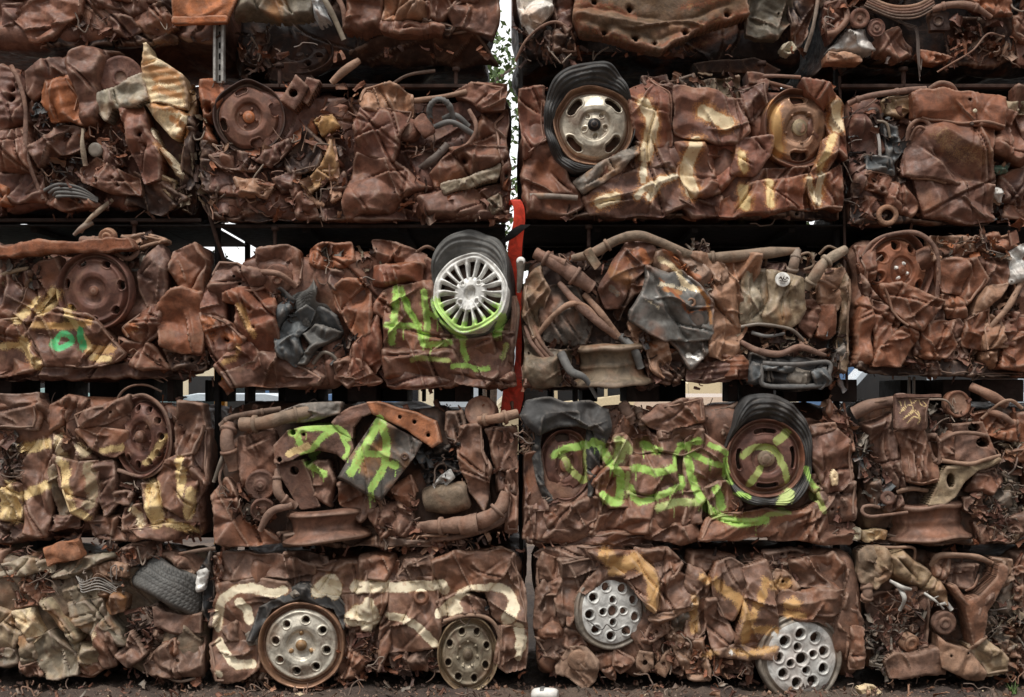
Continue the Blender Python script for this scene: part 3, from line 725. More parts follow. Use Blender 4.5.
tangle([92,300,150,310,250,380,200,420,110,430], 50, (8,24), (2,14), ('dark','deep','slate','plum'))
tangle([110,490,250,440,262,600,140,610], 60, (10,28), (0,12), ('dark','plum','slate','tan'))
tangle([250,395,400,350,450,500,300,515], 60, (8,24), (2,15))
tangle([540,280,620,250,620,610,560,640,480,600,560,520], 60, (10,28), (0,8), ('deep','dark','olive'))
for k in range(4): tube([(130+k*14,575+k*8,10),(180,560+k*12,16),(240,570+k*9,15),(290,600+k*3,8)], 5, 'slate', name='hose', mat='rubber')
tube([(332,600,4),(290,640,8),(265,665,10),(235,700,6)], [6,8,7,8], 'primer', name='tie_rod')

bale(199, 82, 509, 216, 'car bale under the grey upright with a small rusty wheel at its top left', core_d=-3, base='plum')
view(190, 0, 3.012)
P([2,230,60,225,100,270,45,370,60,420,12,425,0,330], d=8, base='rust')
P([10,420,60,420,80,560,60,650,20,600], d=4, base='dark')
P([60,440,120,470,110,640,60,640], d=6, base='plum')
wheel((172,347), 108, d=6, prof=DISH, holes=[(.72,.085,.17,4,-18)], base='brown', ell=(.98,1.03), tilt=(0,-12), hub=(.16,.05,'orange'), bolts=4, lipcol='dark')
plate([272,306,320,226,357,262,316,334], d=18, base='brown', holes=[(312,282,13)])
plate([330,262,350,228,390,240,350,312,336,302], d=10, base='plum')
P([375,355,420,342,446,372,400,402], d=10, base='ochre', mat='scrap')
P([338,552,400,500,424,430,442,490,420,530,360,578], d=15, base='gold', r=3, cr=.5)
P([415,470,436,485,450,590,430,605], d=14, base='tan', r=3)
P([190,470,250,440,302,420,292,450,240,502], d=14, base='plum', r=4)
P([248,542,310,512,312,570,270,577], d=13, base='plum', r=4)
P([130,540,200,545,240,562,222,592,150,584], d=13, base='tan', r=4)
P([60,470,130,450,200,470,190,510,90,500], d=10, base='brown')
P([270,460,340,380,400,430,380,500,300,520], d=6, base='dark')
P([300,560,345,560,380,650,320,670], d=10, base='brown')
P([390,600,460,520,470,650,400,660], d=7, base='plum')
tangle([60,445,300,420,440,265,510,300,462,650,60,650], 190, (10,36), (-2,13), ('brown','plum','dark','rust','tan'), wires=.2)
P([510,305,530,262,600,254,672,290,662,342,520,330], d=14, base='tan', cr=.7)
P([498,385,520,328,662,342,640,382,612,482,500,462], d=16, base='red', bulge=3, cr=.5, n=3)
P([462,612,498,458,612,478,720,560,640,600,600,640,470,655], d=15, base='brown', bulge=4, cr=.7)
lathe((650,385,8), (-.35,0,1), [(0,6),(30,6),(36,2),(38,-30)], 'brown', name='brake_drum')
tube([(724,372,6),(722,325,14),(748,302,18),(780,318,16),(800,375,6)], 9, 'slate', name='hose', mat='rubber', corr=3.2)
tube([(690,502,2),(735,475,10),(775,432,6)], 13, 'dark', name='hose', mat='rubber')
tube([(735,378,8),(790,368,14),(855,402,8)], 9, 'slate', name='hose', mat='rubber')
tube([(760,350,4),(800,345,10),(840,375,6)], 8, 'slate', name='hose', mat='rubber')
box((704,378), (42,62,40), 10, -35, 'brown', name='motor_housing')
tube([(672,300,8),(750,292,12),(832,272,8)], [9,8,9], 'tan', name='tie_rod')
P([800,282,850,244,946,258,946,322,890,330,880,330,850,300], d=12, base='brown')
P([720,522,780,440,860,420,878,332,918,362,946,500,860,540,740,562], d=13, base='brown', bulge=3)
tube([(840,330,14),(862,380,18),(850,420,16),(800,470,10)], 7, 'brown', name='door_pillar')
P([758,560,850,536,926,502,922,530,840,560,770,577], d=18, base='primer', mat='paintwork', r=4, cr=.3)
P([640,602,760,562,870,560,962,535,965,640,860,652,700,652], d=11, base='brown')
P([480,642,620,620,700,650,860,640,965,640,968,668,500,682], d=6, base='plum')
P([905,600,935,585,940,630,915,640], d=14, base='olive', r=4)
P([918,362,950,322,968,560,944,562], d=8, base='plum')
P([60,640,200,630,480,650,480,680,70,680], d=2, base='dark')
tangle([640,350,720,330,830,420,720,550,640,490], 40, (8,24), (0,8), ('dark','deep','brown'))
tangle([620,560,960,560,960,650,640,660], 40, (12,34), (6,14))

bale(520, 84, 845, 213, 'second row car bale with cream paint marks and a torn tyre round its left wheel')
view(490, 0, 2.768)
for a, wd, c in (([425,290,448,340,430,430], 44, 'cream'), ([425,455,424,500], 26, 'ivory'), ([305,560,345,550], 42, 'cream'), ([405,545,430,520,510,488], 26, 'ivory'), ([470,500,440,545], 30, 'ivory'),
    ([590,310,655,345], 44, 'cream'), ([570,395,545,470,560,530], 44, 'cream'), ([690,430,698,475], 28, 'yellow'), ([700,520,706,572], 32, 'yellow'), ([770,505,768,572], 28, 'yellow'),
    ([880,495,905,560], 26, 'cream'), ([916,480,912,560], 26, 'ivory'), ([962,290,966,352], 42, 'cream'), ([946,380,912,462], 28, 'yellow'), ([785,300,800,420], 34, 'ochre')):
    stroke(a, wd, c, 4, .95, 1.0); blot(a, wd*1.5, 'amber', .5, 6)
P([82,242,150,238,152,380,95,432,78,330], d=7, base='red')
P([95,432,160,372,230,500,270,560,210,600,98,612,92,520], d=9, base='brown')
tube([(100,543,14),(170,545,18),(242,548,14)], 8, 'grey', name='trim_strip', mat='paintwork')
P([240,500,330,442,410,402,408,424,340,482,260,532], d=20, base='grey', mat='paintwork', r=4, cr=.4)
P([340,430,410,420,410,460,300,540,270,540], d=9, base='brown')
P([385,252,440,215,492,260,502,350,497,395,440,420,402,372], d=12, base='red')
P([405,392,500,382,522,480,470,470,415,480], d=11, base='brown')
P([258,545,340,500,420,462,512,472,545,560,480,612,280,612], d=13, base='brown', folds=[([275,560,400,530,515,488], 5, 3)])
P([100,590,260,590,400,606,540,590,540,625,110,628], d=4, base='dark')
P([458,232,500,228,522,350,505,345,480,290], d=9, base='plum')
P([506,246,580,248,700,282,712,370,682,402,600,388,518,366], d=16, base='red', bulge=4, cr=.5)
P([514,392,600,388,642,470,642,530,572,546,522,490], d=13, base='brown')
P([598,402,690,392,682,482,642,522], d=10, base='red')
P([424,210,490,204,502,240,432,236], d=8, base='plum')
P([528,212,562,206,584,250,540,248], d=8, base='dsteel')
P([590,225,690,205,705,270,600,262], d=4, base='olive', cr=1)
P([688,392,776,384,772,432,722,486,668,482], d=21, base='red', r=3, cr=.3, n=3)
P([700,240,762,220,772,300,742,342,706,322], d=10, base='plum')
plate([712,194,762,202,776,226,720,232], d=12, base='plum', name='bracket')
tube([(756,208,10),(800,209,12),(862,211,10)], 5, 'plum', name='tie_rod')
tube([(775,225,10),(840,240,8)], 5, 'plum', name='tie_rod')
P([868,225,930,235,992,290,1002,362,977,442,958,420,930,300,885,262], d=15, base='red')
P([925,390,958,372,962,420,925,480,890,492], d=17, base='brown')
P([880,498,972,462,974,572,900,574], d=14, base='red')
P([640,562,720,508,880,492,900,572,760,602,640,604], d=14, base='red', bulge=3, cr=.5)
P([740,470,880,464,892,500,716,506], d=11, base='brown')
P([958,440,1000,360,984,560,965,560], d=6, base='plum')
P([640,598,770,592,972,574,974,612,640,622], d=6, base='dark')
P([520,500,570,545,640,540,640,600,560,600,530,560], d=7, base='plum')
wheel((288,347), 113, d=16, prof=DISH, holes=[(.66,.095,.24,4,45)], base=lin(190, 180, 162), mat='wheelsteel', hub=(.15,.11,'black'), bolts=5, bolt_r=.27, lipcol='tan',
      tyre=[(0,114),(40,114),(90,118),(112,146),(135,142),(160,134),(185,139),(210,152),(228,168),(243,174),(262,174),(280,178),(296,160),(312,140),(330,120)], nuts=False)
wheel((858,352), 108, d=12, prof=DISH, holes=[(.70,.10,.24,2,-90)], base='tan', mat='wheelsteel', ell=(.96,1.04), tilt=(0,-10), hub=(.2,.05,'khaki'), bolts=5, bolt_r=.36, lipcol='brown')
tangle([420,205,720,200,720,260,430,240], 40, (8,26), (0,8), ('dark','dsteel','plum','olive'))
tangle([230,460,420,440,300,560,250,530], 20, (8,24), (2,8))

bale(854, 92, 1130, 219, 'car bale at the far right of the second row under a flat riveted rust plate', core_d=-3, base='plum')
fill(1020, 92, 1128, 218, 2, 2)
view(800, 0, 2.906)
tube([(145,297,8),(190,282,14),(270,268,14),(372,254,8)], 9, 'plum', name='exhaust_pipe')
tube([(388,252,4),(410,240,10),(440,246,10),(462,264,4)], 10, 'plum', name='hose')
P([252,292,330,274,347,292,300,332,264,320], d=10, base='khaki', r=5)
P([130,310,190,318,216,400,192,520,152,582,126,480], d=8, base='plum', cr=1.1)
P([185,300,240,300,260,360,215,390], d=5, base='dark')
P([250,356,285,370,292,440,262,482,254,400], d=14, base='slate', mat='plastic', r=4)
P([198,450,268,472,272,500,200,492], d=15, base='slate', mat='plastic', r=4)
tube([(222,365,12),(230,410,14),(236,455,10)], 5, 'white', name='trim_strip', mat='plastic')
tube([(225,350,12),(250,360,15),(262,400,14)], 4, 'olive', name='cable', mat='plastic')
panel([328,272,400,262,490,275,586,290,586,372,500,362,330,346], d=20, r=3, drop=3, base='rust', cr=.25, n=3, fine=.1, pleats=1, thick=14, name='riveted_plate', holes=[(490,292,5)])
lathe((499,328,23), (0,0,1), [(0,2),(4,2),(6,0),(6,-3)], 'ivory', name='rivet', sides=16)
lathe((491,364,22), (0,0,1), [(0,1),(4,1),(6,0),(6,-3)], 'dark', name='rivet', sides=16)
blot([400,400,440,440,520,460], 60, 'gold', .45, 10)
P([298,505,328,350,450,352,562,372,548,440,572,520,480,532,370,520], d=15, base='brown', bulge=6, cr=.7)
P([340,522,420,530,500,532,562,540,562,652,460,655,370,628], d=13, base='brown', bulge=3)
P([248,522,300,524,362,590,322,637,260,592], d=12, base='brown')
P([188,502,272,504,252,562,190,542], d=12, base='brown')
lathe((255,625,14), (-.15,.1,1), [(16,-8),(18,2),(22,4),(30,3),(32,-22)], 'tan', name='exhaust_pipe')
P([190,560,230,570,230,640,170,640], d=7, base='plum')
tube([(320,515,16),(370,520,20),(422,530,16)], 7, 'tan', name='trim_strip')
tube([(312,420,10),(318,370,16),(345,350,18),(370,365,18),(372,410,14),(340,425,12)], 7, 'brown', name='hose', mat='heavy')
tube([(322,405,12),(335,375,20),(355,380,20),(352,405,16)], 5, 'brown', name='hose', mat='heavy')
P([575,312,660,330,660,482,600,452,546,430,590,382], d=11, base='brown')
P([600,502,660,490,660,592,600,582], d=11, base='plum')
P([572,484,612,478,608,492,582,494], d=10, base=(.10,.17,.12), mat='plastic', r=3)
P([585,290,660,295,660,325,600,315], d=8, base='khaki')
P([560,545,590,560,585,580,565,565], d=14, base='white', mat='plastic', r=3)
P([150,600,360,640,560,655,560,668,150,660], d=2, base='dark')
tangle([130,300,330,290,310,520,200,530,130,560], 90, (8,28), (0,12), ('dark','plum','slate','brown','deep'))
tangle([550,470,620,470,606,640,560,640], 30, (8,24), (2,10), ('dark','slate','tan'))
tangle([140,560,300,590,280,650,150,650], 25, (8,24), (0,8))
# ================================================================== third row
X.dust = .05
bale(-104, 246, 204, 377, 'car bale with a big rusty slotted wheel and two small emerald paint marks')
fill(-104, 248, -2, 374, 2, 3)
view(0, 220, 3.874)
for a, wd, c in (([70,390,110,345,145,310], 34, 'yellow'), ([165,350,205,285], 48, 'yellow'), ([140,408,230,412,290,410,360,400], 28, 'ochre'), ([265,340,295,385,312,425], 28, 'yellow'), ([88,470,115,530,150,560], 40, 'yellow'),
    ([345,500,440,500], 30, 'ochre'), ([0,490,70,482], 26, 'yellow'), ([365,532,430,540], 26, 'yellow'), ([490,430,525,415], 30, 'orange'), ([335,450,350,500], 22, 'yellow')):
    blot(a, wd*1.4, 'ochre', .55, 6); stroke(a, wd, c, 3, .95, .9)
stroke([215,480,240,446,275,448,283,470,245,498,216,484], 24, 'emerald', 2.0, 1, .6); stroke([320,430,326,490], 32, 'emerald', 2.0, 1, .6)
P([-10,140,130,130,92,182,50,242,-10,232], d=10, base='dsteel', cr=1)
P([-10,222,120,200,62,350,30,392,-10,362], d=12, base='plum')
P([58,362,130,180,230,140,240,202,200,272,142,372,100,402], d=14, base='brown')
P([-10,400,90,380,112,480,182,562,60,592,-10,602], d=12, base='brown')
P([148,382,240,350,342,368,402,420,482,520,402,562,250,562,190,562,132,432], d=20, base='brown', bulge=4, cr=.6)
P([100,430,150,390,200,470,190,560,130,560], d=13, base='brown')
P([528,200,560,160,622,100,652,160,640,300,570,332,540,262], d=14, base='brown')
P([618,340,668,280,720,265,782,280,794,512,700,512,638,482], d=20, base='rust', bulge=4, cr=.3, n=3, pleats=1)
P([680,122,760,90,802,150,792,282,720,272,665,200], d=15, base='brown', folds=[([690,130,660,200,640,300], 5, 3)])
P([478,422,560,350,622,330,612,450,560,482,500,452], d=12, base='red')
P([458,462,570,480,642,572,560,582,470,532], d=11, base='brown')
P([638,500,792,510,802,572,660,572], d=8, base='dark')
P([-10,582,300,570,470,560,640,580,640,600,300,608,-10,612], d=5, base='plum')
P([640,300,720,275,700,320,640,340], d=10, base='plum')
P([0,395,30,400,20,460,0,460], d=14, base='deep', r=3)
wheel((368,276), 152, d=18, prof=STEEL, holes=[(.745,.075,.115,7,-62)], base='plum', tilt=(4,8), hub=(.12,.03,'brown'), bolts=0, dent=.6)
panel([-10,112,180,98,520,84,532,114,330,122,60,138,-10,142], d=30, r=2.5, drop=3, base='rust', mat='heavy', cr=.06, n=3, pleats=0, fine=.05, thick=16, name='angle_bar')
lathe((416,68,16), (-.1,.3,1), [(0,3),(8,3),(10,6),(18,6),(20,0),(26,2),(32,2),(34,-24)], 'tan', name='pulley')
tube([(308,75,8),(345,78,12),(384,72,8)], 14, 'plum', name='suspension_arm')
P([470,62,540,50,642,75,600,90,545,112,500,92], d=10, base='tan')
tube([(530,108,8),(580,95,14),(634,78,8)], 7, 'tan', name='tie_rod')
tube([(430,120,10),(490,150,14),(520,135,12),(530,100,6)], 10, 'brown', name='hose')
tube([(276,54,6),(310,30,10),(345,2,6)], [8,11,14], 'grey', name='tie_rod')
P([535,140,570,135,575,165,540,170], d=8, base='grey', r=3, mat='alloy')
tube([(-5,218,12),(50,200,16),(110,185,12)], 8, 'khaki', name='trim_strip')
tangle([0,140,200,135,150,250,0,240], 40, (8,26), (6,14), ('dsteel','plum','dark','khaki'))
tangle([440,100,560,60,640,110,530,200,480,160], 30, (8,24), (0,8), ('dark','plum','dsteel'))
tangle([460,440,640,560,560,590,470,540], 25, (8,24), (2,12), ('dark','plum','tan'))
tangle([640,480,800,500,800,580,640,580], 25, (8,24), (2,10), ('dark','plum'))

bale(201, 252, 514, 385, 'car bale with green spray paint letters below a spoked alloy wheel')
view(360, 225, 4.1)
L_ = 'lime'
for a, wd in (([130,480,140,400,150,260], 34), ([165,260,180,300,200,350,235,410,262,490], 28), ([112,412,180,412,240,410], 30), ([262,275,268,330,275,400,268,490], 32), ([260,490,320,488,370,480], 28),
    ([275,360,320,375,345,345], 26), ([420,470,425,510,436,550], 28), ([380,580,440,575,480,590,525,590], 24), ([560,450,572,420,585,380], 40)):
    stroke(a, wd, L_, 1.8, 1, .7)
stroke([215,555,250,545,300,550,365,558], 24, 'sage', 2.4, 1, .8); stroke([585,545,600,490], 26, 'sage', 2.4, .9, .8)
stroke([320,325,340,370,390,412,450,420,520,395,555,350], 62, L_, 9, .85, 1); stroke([340,400,400,450,430,465], 26, L_, 3, .8, .8)
view(200, 235, 4.359)
P([62,180,90,125,160,130,260,165,292,180,270,212,180,235,120,262,100,290,40,230], d=12, base='brown', bulge=4, cr=.8)
P([18,250,60,190,100,290,105,372,60,352,14,340], d=12, base='red')
blot([20,370,60,375], 40, 'orange', .9, 4); blot([110,440,170,460], 44, 'orange', .7, 5); blot([180,310,200,370,240,440], 34, 'ochre', .75, 4); blot([30,400,60,440], 60, 'orange', .5, 6); blot([110,560,160,530,170,490], 26, 'ochre', .7, 4)
P([4,345,60,350,110,372,160,410,200,450,190,470,120,520,70,545,20,480], d=15, base='red', bulge=5, folds=[([108,360,112,510], -5, 2),([100,350,190,460], 4, 3)])
P([112,262,200,235,310,222,322,300,340,490,300,512,240,490,200,440,165,380,170,300,110,290], d=16, base='red', cr=.8)
P([70,560,120,520,190,470,210,460,250,520,270,560,180,600,110,620], d=15, base='red')
P([110,600,240,560,270,515,340,520,420,570,540,620,520,650,340,668,150,650], d=15, base='brown', bulge=4, cr=.7)
P([240,60,380,45,425,70,430,130,422,210,300,160,255,150], d=6, base='brown', bulge=3, cr=.35, n=3, pleats=1, name='fuel_tank')
lathe((335,195,12), (0,.2,1), [(0,4),(10,4),(14,7),(20,7),(24,0),(60,0),(66,-3),(68,-20)], 'brown', name='brake_drum')
tube([(255,165,14),(300,165,20),(360,178,22),(420,225,14)], 13, 'brown', name='hose')
tread_tyre((520,300), -12, 150, 150, (.62,-.38,.42), base='rubber2', name='tyre', span=(0,360), dent=5, squash=(1,.8), inner=.8)
P([318,250,345,240,420,300,380,330,340,400,330,440], d=12, base='slate', mat='plastic', cr=1.1)
P([330,450,390,380,470,310,500,330,470,400,420,450,440,520,420,560,360,530], d=18, base='slate', mat='rubber', cr=1.2, n=6)
P([440,430,500,385,600,420,590,445,510,490,460,560,430,560,480,480], d=20, base='rubber2', mat='rubber', cr=1.2, n=6)
P([400,330,500,300,590,350,610,420,500,400,430,350], d=10, base='slate', mat='rubber', cr=1)
P([480,520,560,500,600,540,580,590,500,580], d=8, base='black', mat='plastic', cr=1)
tube([(490,560,10),(540,512,16),(590,540,14),(580,590,8)], 9, 'grey', name='door_seal', mat='plastic')
tangle([330,430,690,430,640,600,430,590], 44, (10,30), (-4,12), ('black','slate','dark','deep'))
tangle([320,250,350,240,420,330,370,440,330,440], 26, (8,24), (4,14), ('slate','black','dark'))
P([578,238,620,210,700,195,741,260,741,430,690,440,640,380,600,300], d=16, base='rust', cr=.8)
P([590,560,640,540,700,550,680,640,650,660,600,620], d=13, base='brown')
view(190, 210, 2.926)
P([478,400,548,310,560,440,520,502,470,492], d=13, base='red')
P([430,440,480,430,555,500,470,512,420,492], d=10, base='brown')
P([350,112,400,95,470,100,482,150,400,172,348,150], d=9, base='rust', cr=1)
P([380,170,440,180,450,215,530,215,520,240,420,235], d=8, base='plum', cr=1)
tangle([370,110,560,120,540,225,400,215], 70, (8,26), (0,10), ('olive','dark','dsteel','brown'))
P([530,90,600,98,640,110,690,135,690,162,620,150,560,150], d=9, base='brown', cr=1)
P([540,162,600,150,682,152,684,206,620,215,530,222], d=13, base='red', cr=.5)
P([690,140,715,160,700,250,680,230], d=8, base='red')
P([560,240,600,220,702,212,722,330,752,380,700,422,570,402,580,300], d=14, base='brown', cr=.6, folds=[([620,240,660,330,690,400], -6, 2),([685,215,690,400], 4, 3)])
P([548,280,570,240,580,300,575,320,540,300], d=13, base='red')
P([560,402,640,392,700,412,780,402,800,500,760,512,640,500,575,490], d=14, base='brown', cr=.8)
P([740,370,800,372,880,352,900,480,860,512,780,505,790,420], d=15, base='brown', cr=.7)
P([560,470,640,480,770,500,760,520,580,515], d=9, base='plum')
P([870,380,930,300,960,260,972,300,962,510,900,522,890,440], d=9, base='plum')
P([900,500,940,480,965,480,955,525,910,522], d=14, base='plum', r=4)
for k in range(3): tube([(905+k*16,480-k*20,10),(935+k*8,380,16-k*2),(945+k*8,300,10),(940+k*6,250,6)], 5, ('plum','brown','dark')[k], name='door_pillar')
w_ = wheel((820,245), 110, d=26, prof=[(0,-.16),(.12,-.16),(.15,.02),(.3,.04),(.42,.02),(.5,-.02),(.8,-.03),(.86,.0),(.90,.02),(.93,-.04),(.96,.02),(1,.0),(1,-.4)], spokes=18, base='alu', mat='alloy', ell=(1,1.08), tilt=(-14,10), bolts=4, bolt_r=.31, roll=25, nuts=False)
tyre_ring((820,245), 108, [(0,112),(40,116),(90,126),(140,122),(180,114),(200,120),(220,150),(235,176),(250,190),(270,196),(290,190),(303,172),(320,140),(335,118)], 22, (1,1.08), (-14,10), w_, 'rubber2', bulge=.18, back=1.1)
for k, (c_, w2) in enumerate(((206,6),(213,6),(220,6))):
    pass
lathe((968,150,15), (0,.1,1), [(0,3),(6,3),(11,1),(13,-3),(13,-12)], 'white', mat='plastic', name='lamp_lens')
tube([(968,150,12),(966,200,12),(962,240,8)], [14,10,6], 'grey', name='trim_strip', mat='plastic')
tube([(660,120,4),(690,105,8),(712,112,4)], 5, 'dark', name='hose')

bale(524, 254, 848, 385, 'car bale with grey gearbox casing and a pale box with a round white sticker', base='dark', core_d=-9)
view(500, 220, 2.844)
tube([(205,108,10),(262,96,16),(330,60,20),(390,48,22),(450,64,20),(545,102,16),(640,106,14),(740,96,16),(852,86,12)], [10,14,16,15,13,13,17,16,10], 'olive', name='exhaust_pipe')
box((262,112), (28,56,34), 18, -35, 'olive', name='pipe_clamp')
tube([(868,196,16),(888,165,22),(915,125,24),(982,84,16)], [13,17,17,12], 'primer', name='exhaust_pipe')
tube([(830,152,12),(836,120,16),(848,84,12)], [15,14,10], 'grey', name='exhaust_pipe')
tube([(100,92,10),(150,120,14),(205,155,16),(262,192,12)], [18,20,24,20], 'plum', name='suspension_arm')
tube([(128,100,14),(185,125,20)], 10, 'brown', name='tie_rod')
P([122,200,170,186,222,192,262,300,242,352,130,342,116,260], d=7, base='dsteel', mat='heavy', cr=.4, bulge=4, name='fuel_tank')
tube([(168,178,12),(220,240,18),(290,300,18),(332,332,12)], [8,12,12,10], 'plum', name='tie_rod')
tube([(240,210,10),(290,270,16),(340,335,12)], 9, 'tan', name='tie_rod')
tube([(108,326,10),(150,275,18),(200,240,20),(245,250,18),(300,310,16),(330,330,8)], 8, 'tan', name='brake_pipe')
P([58,272,75,170,112,132,132,202,112,300,92,332], d=13, base='olive')
blot([95,220,82,260], 40, 'ochre', .9, 5)
P([58,302,112,330,132,380,202,370,192,470,60,472], d=11, base='olive', cr=1)
P([60,420,180,400,200,460,140,485,60,478], d=9, base='plum')
for k in range(3): tube([(72+k*12,300,10),(90+k*14,350,15),(130+k*14,400,14),(150+k*10,440,8)], 6, ('plum','brown','dark')[k], name='door_seal')
lathe((325,415,-10), (.06,1,-.10), [(60,-70),(100,-68),(112,-60),(112,-52),(98,-44),(92,-20),(96,-8),(92,2),(98,24),(118,36),(122,48),(112,50),(60,52)], 'olive', mat='wheelrust', name='wheel', sides=90, dent=6)
tube([(172,378,16),(200,430,22),(240,450,22),(275,505,14)], [12,13,9,6], 'slate', name='hose', mat='rubber')
tube([(345,330,14),(380,370,20),(400,420,14)], 12, 'slate', name='hose', mat='rubber')
tangle([330,320,420,330,430,430,370,410], 30, (8,22), (6,18), ('slate','black','deep','dark'))
view(590, 235, 4.5)
for a, wd, c in (([120,150,200,90], 44, 'rust'), ([230,80,250,120], 40, 'orange'), ([310,110,370,140,420,220,480,250], 30, 'cream'), ([330,250,400,260], 30, 'amber'), ([300,200,340,240,400,300,440,350,520,330,530,300], 14, 'orange'), ([330,60,400,130,480,200], 30, 'orange'),
    ([480,240,520,300,540,400], 18, 'amber'), ([310,225,380,240,420,250], 18, 'ivory'), ([240,295,300,330], 10, 'ivory'), ([440,540,500,560], 20, 'white'), ([230,470,290,500], 24, 'orange'), ([90,240,120,270], 26, 'grey')):
    blot(a, wd, c, .8, 3)
P([40,250,110,120,160,50,230,40,290,50,285,100,240,150,190,200,130,320,80,325], d=20, base='brown', mat='paintwork', bulge=3, cr=.5, folds=[([60,240,150,90,210,60], 4, 3)], name='engine_cradle')
P([280,60,340,55,440,90,520,130,570,190,550,330,520,300,480,230,400,170,340,190,275,140], d=20, base='tan', mat='paintwork', cr=.7, name='engine_cradle')
P([440,80,540,90,605,130,612,180,570,270,555,190,500,130], d=17, base='tan', cr=.7)
P([182,342,240,262,256,195,254,148,345,188,400,172,482,238,532,308,548,440,522,472,430,464,340,478,258,434,186,382], d=27, base=(.15,.142,.128), mat='shiny', cr=.4, n=5, crisp=True, fine=.12, pleats=2, bulge=2, name='gearbox_casing', folds=[([262,160,300,250,370,370,430,462], -7, 2.5),([290,150,420,190,545,330], -5, 3),([230,290,330,330,430,455], 4, 6),([350,290,420,320,500,250], 3, 5)])
lathe((448,308,27), (0,.1,1), [(8,-6),(10,2),(14,4),(19,4),(22,-4)], 'tan', mat='alloy', name='bearing_ring')
lathe((478,382,24), (0,.1,1), [(0,2),(40,2),(48,-3),(50,-10)], 'dsteel', mat='shiny', name='bearing_cap')
P([200,200,260,150,250,240,190,270,165,300,130,380,120,360,160,260], d=15, base='dark', cr=.8)
P([180,400,250,430,340,475,360,560,330,640,280,600,250,520,200,470], d=15, base='tan', cr=1)
P([360,475,520,470,545,490,530,520,450,600,400,520], d=19, base='dsteel', mat='shiny', cr=.6, r=4)
P([350,540,420,520,460,600,400,660,330,640], d=11, base='dark')
P([250,560,350,570,360,660,290,660], d=10, base='brown')
P([455,590,630,570,650,640,560,660,450,650], d=13, base='plum', ribs=(1.5,6,.8), cr=.5)
tangle([150,330,260,430,420,520,450,660,300,660,220,500], 44, (8,24), (2,14), ('dark','deep','plum','tan'))
tangle([380,100,540,180,570,330,500,240,420,160], 24, (5,14), (18,24), ('tan','grey','rust'), wires=.1)
view(720, 235, 4.357)
P([-40,160,80,100,168,95,160,170,100,240,90,380,90,500,10,540,-50,520,-30,300], d=15, base='tan', cr=.9, n=5)
blot([40,230,20,330,30,420], 60, 'orange', .6, 8)
P([-50,520,100,530,130,570,120,620,-50,620], d=12, base='plum', ribs=(1.5,5,.8))
P([100,160,170,155,215,160,210,290,190,385,95,375,105,240], d=14, base='primer', mat='paintwork', cr=.4, bulge=3, r=9, name='air_box', folds=[([165,170,160,290,120,360], -4, 4)])
P([205,160,240,165,300,180,358,200,360,320,330,375,290,405,200,380,195,350,225,280], d=19, base='primer', mat='paintwork', cr=.35, bulge=4, r=10, name='air_box', folds=[([205,350,280,260,350,190], 4, 3)])
blot([280,340,300,350], 50, 'white', .8, 5)
s_ = lathe((263,198,25), (.03,-.12,1), [(0,1),(28,1),(32,0),(33,-5)], 'white', mat='plastic', name='sticker')
for q in ([(244,196,28),(252,188,28),(258,200,28),(266,186,28)], [(262,192,28),(270,202,28),(278,190,28),(284,198,28)], [(246,204,28),(258,206,28),(272,208,28),(280,204,28)], [(250,192,28),(262,204,28)]):
    tube(q, 2.2, 'black', mat='plastic', name='scribble', parent=s_, sides=6)
P([160,130,280,125,295,150,215,165,165,155], d=8, base='plum')
P([360,285,400,280,432,300,430,400,400,440,360,400], d=11, base='brown', bulge=4, cr=.4, name='brake_cylinder', mat='heavy')
plate([440,300,505,300,510,430,470,460,420,440,430,380], d=14, base='rust', cr=.3, name='bracket')
P([430,170,540,140,560,240,520,320,440,290], d=10, base='tan', cr=1)
P([535,130,556,200,565,380,570,520,545,590,520,580,540,380], d=13, base='olive')
P([495,520,545,470,560,580,530,605,490,580], d=14, base='grey', mat='paintwork')
blot([540,520,530,545], 20, 'slate', .9, 3)
tube([(95,400,12),(160,390,18),(240,398,20),(310,415,18),(370,460,10)], 8, 'grey', name='cable', mat='plastic')
tube([(140,425,12),(200,442,18),(280,430,14)], 8, 'slate', name='hose', mat='rubber')
tube([(90,465,14),(160,505,20),(250,520,22),(340,490,22),(440,520,16),(470,525,8)], [12,14,14,14,12,8], 'plum', name='trim_strip')
tube([(350,470,12),(400,510,18),(465,500,10)], 9, 'brown', name='trim_strip')
tube([(360,120,10),(350,90,14),(390,80,14),(410,130,12),(370,150,10)], 6, 'olive', name='hose')
tube([(440,80,8),(470,50,14),(510,60,12)], 6, 'olive', name='hose')
tube([(180,110,6),(200,95,12),(205,130,6)], 7, 'dark', name='hose')
panel([140,520,300,540,470,545,475,650,420,668,180,660,135,640], d=12, r=5, drop=10, base='black', mat='plastic', cr=.4, n=4, fine=.12, name='bumper', holes=())
tube([(180,560,20),(320,566,24),(462,556,20),(468,610,20),(460,650,18),(330,660,20),(190,655,20),(175,610,20),(182,562,20)], 11, 'slate', name='bumper_rib', mat='plastic')
P([215,590,300,580,420,600,400,650,300,650,220,630], d=16, base='grey', mat='plastic', r=5, cr=.9)
P([400,600,450,580,460,630,430,660], d=22, base='slate', mat='plastic', r=3)
P([180,572,305,575,300,590,190,585], d=24, base='slate', mat='plastic', r=3)
P([140,540,175,545,190,650,140,640], d=20, base='slate', mat='plastic', r=5)
tangle([90,390,380,400,470,530,100,520], 60, (8,24), (0,12), ('plum','tan','dark','primer'))
tangle([360,80,540,80,540,300,430,420,380,260], 55, (8,24), (0,10), ('dark','tan','plum','olive'))
tangle([460,420,560,420,550,660,470,660], 40, (8,24), (4,14), ('dark','slate','black'))
view(500, 220, 2.844)
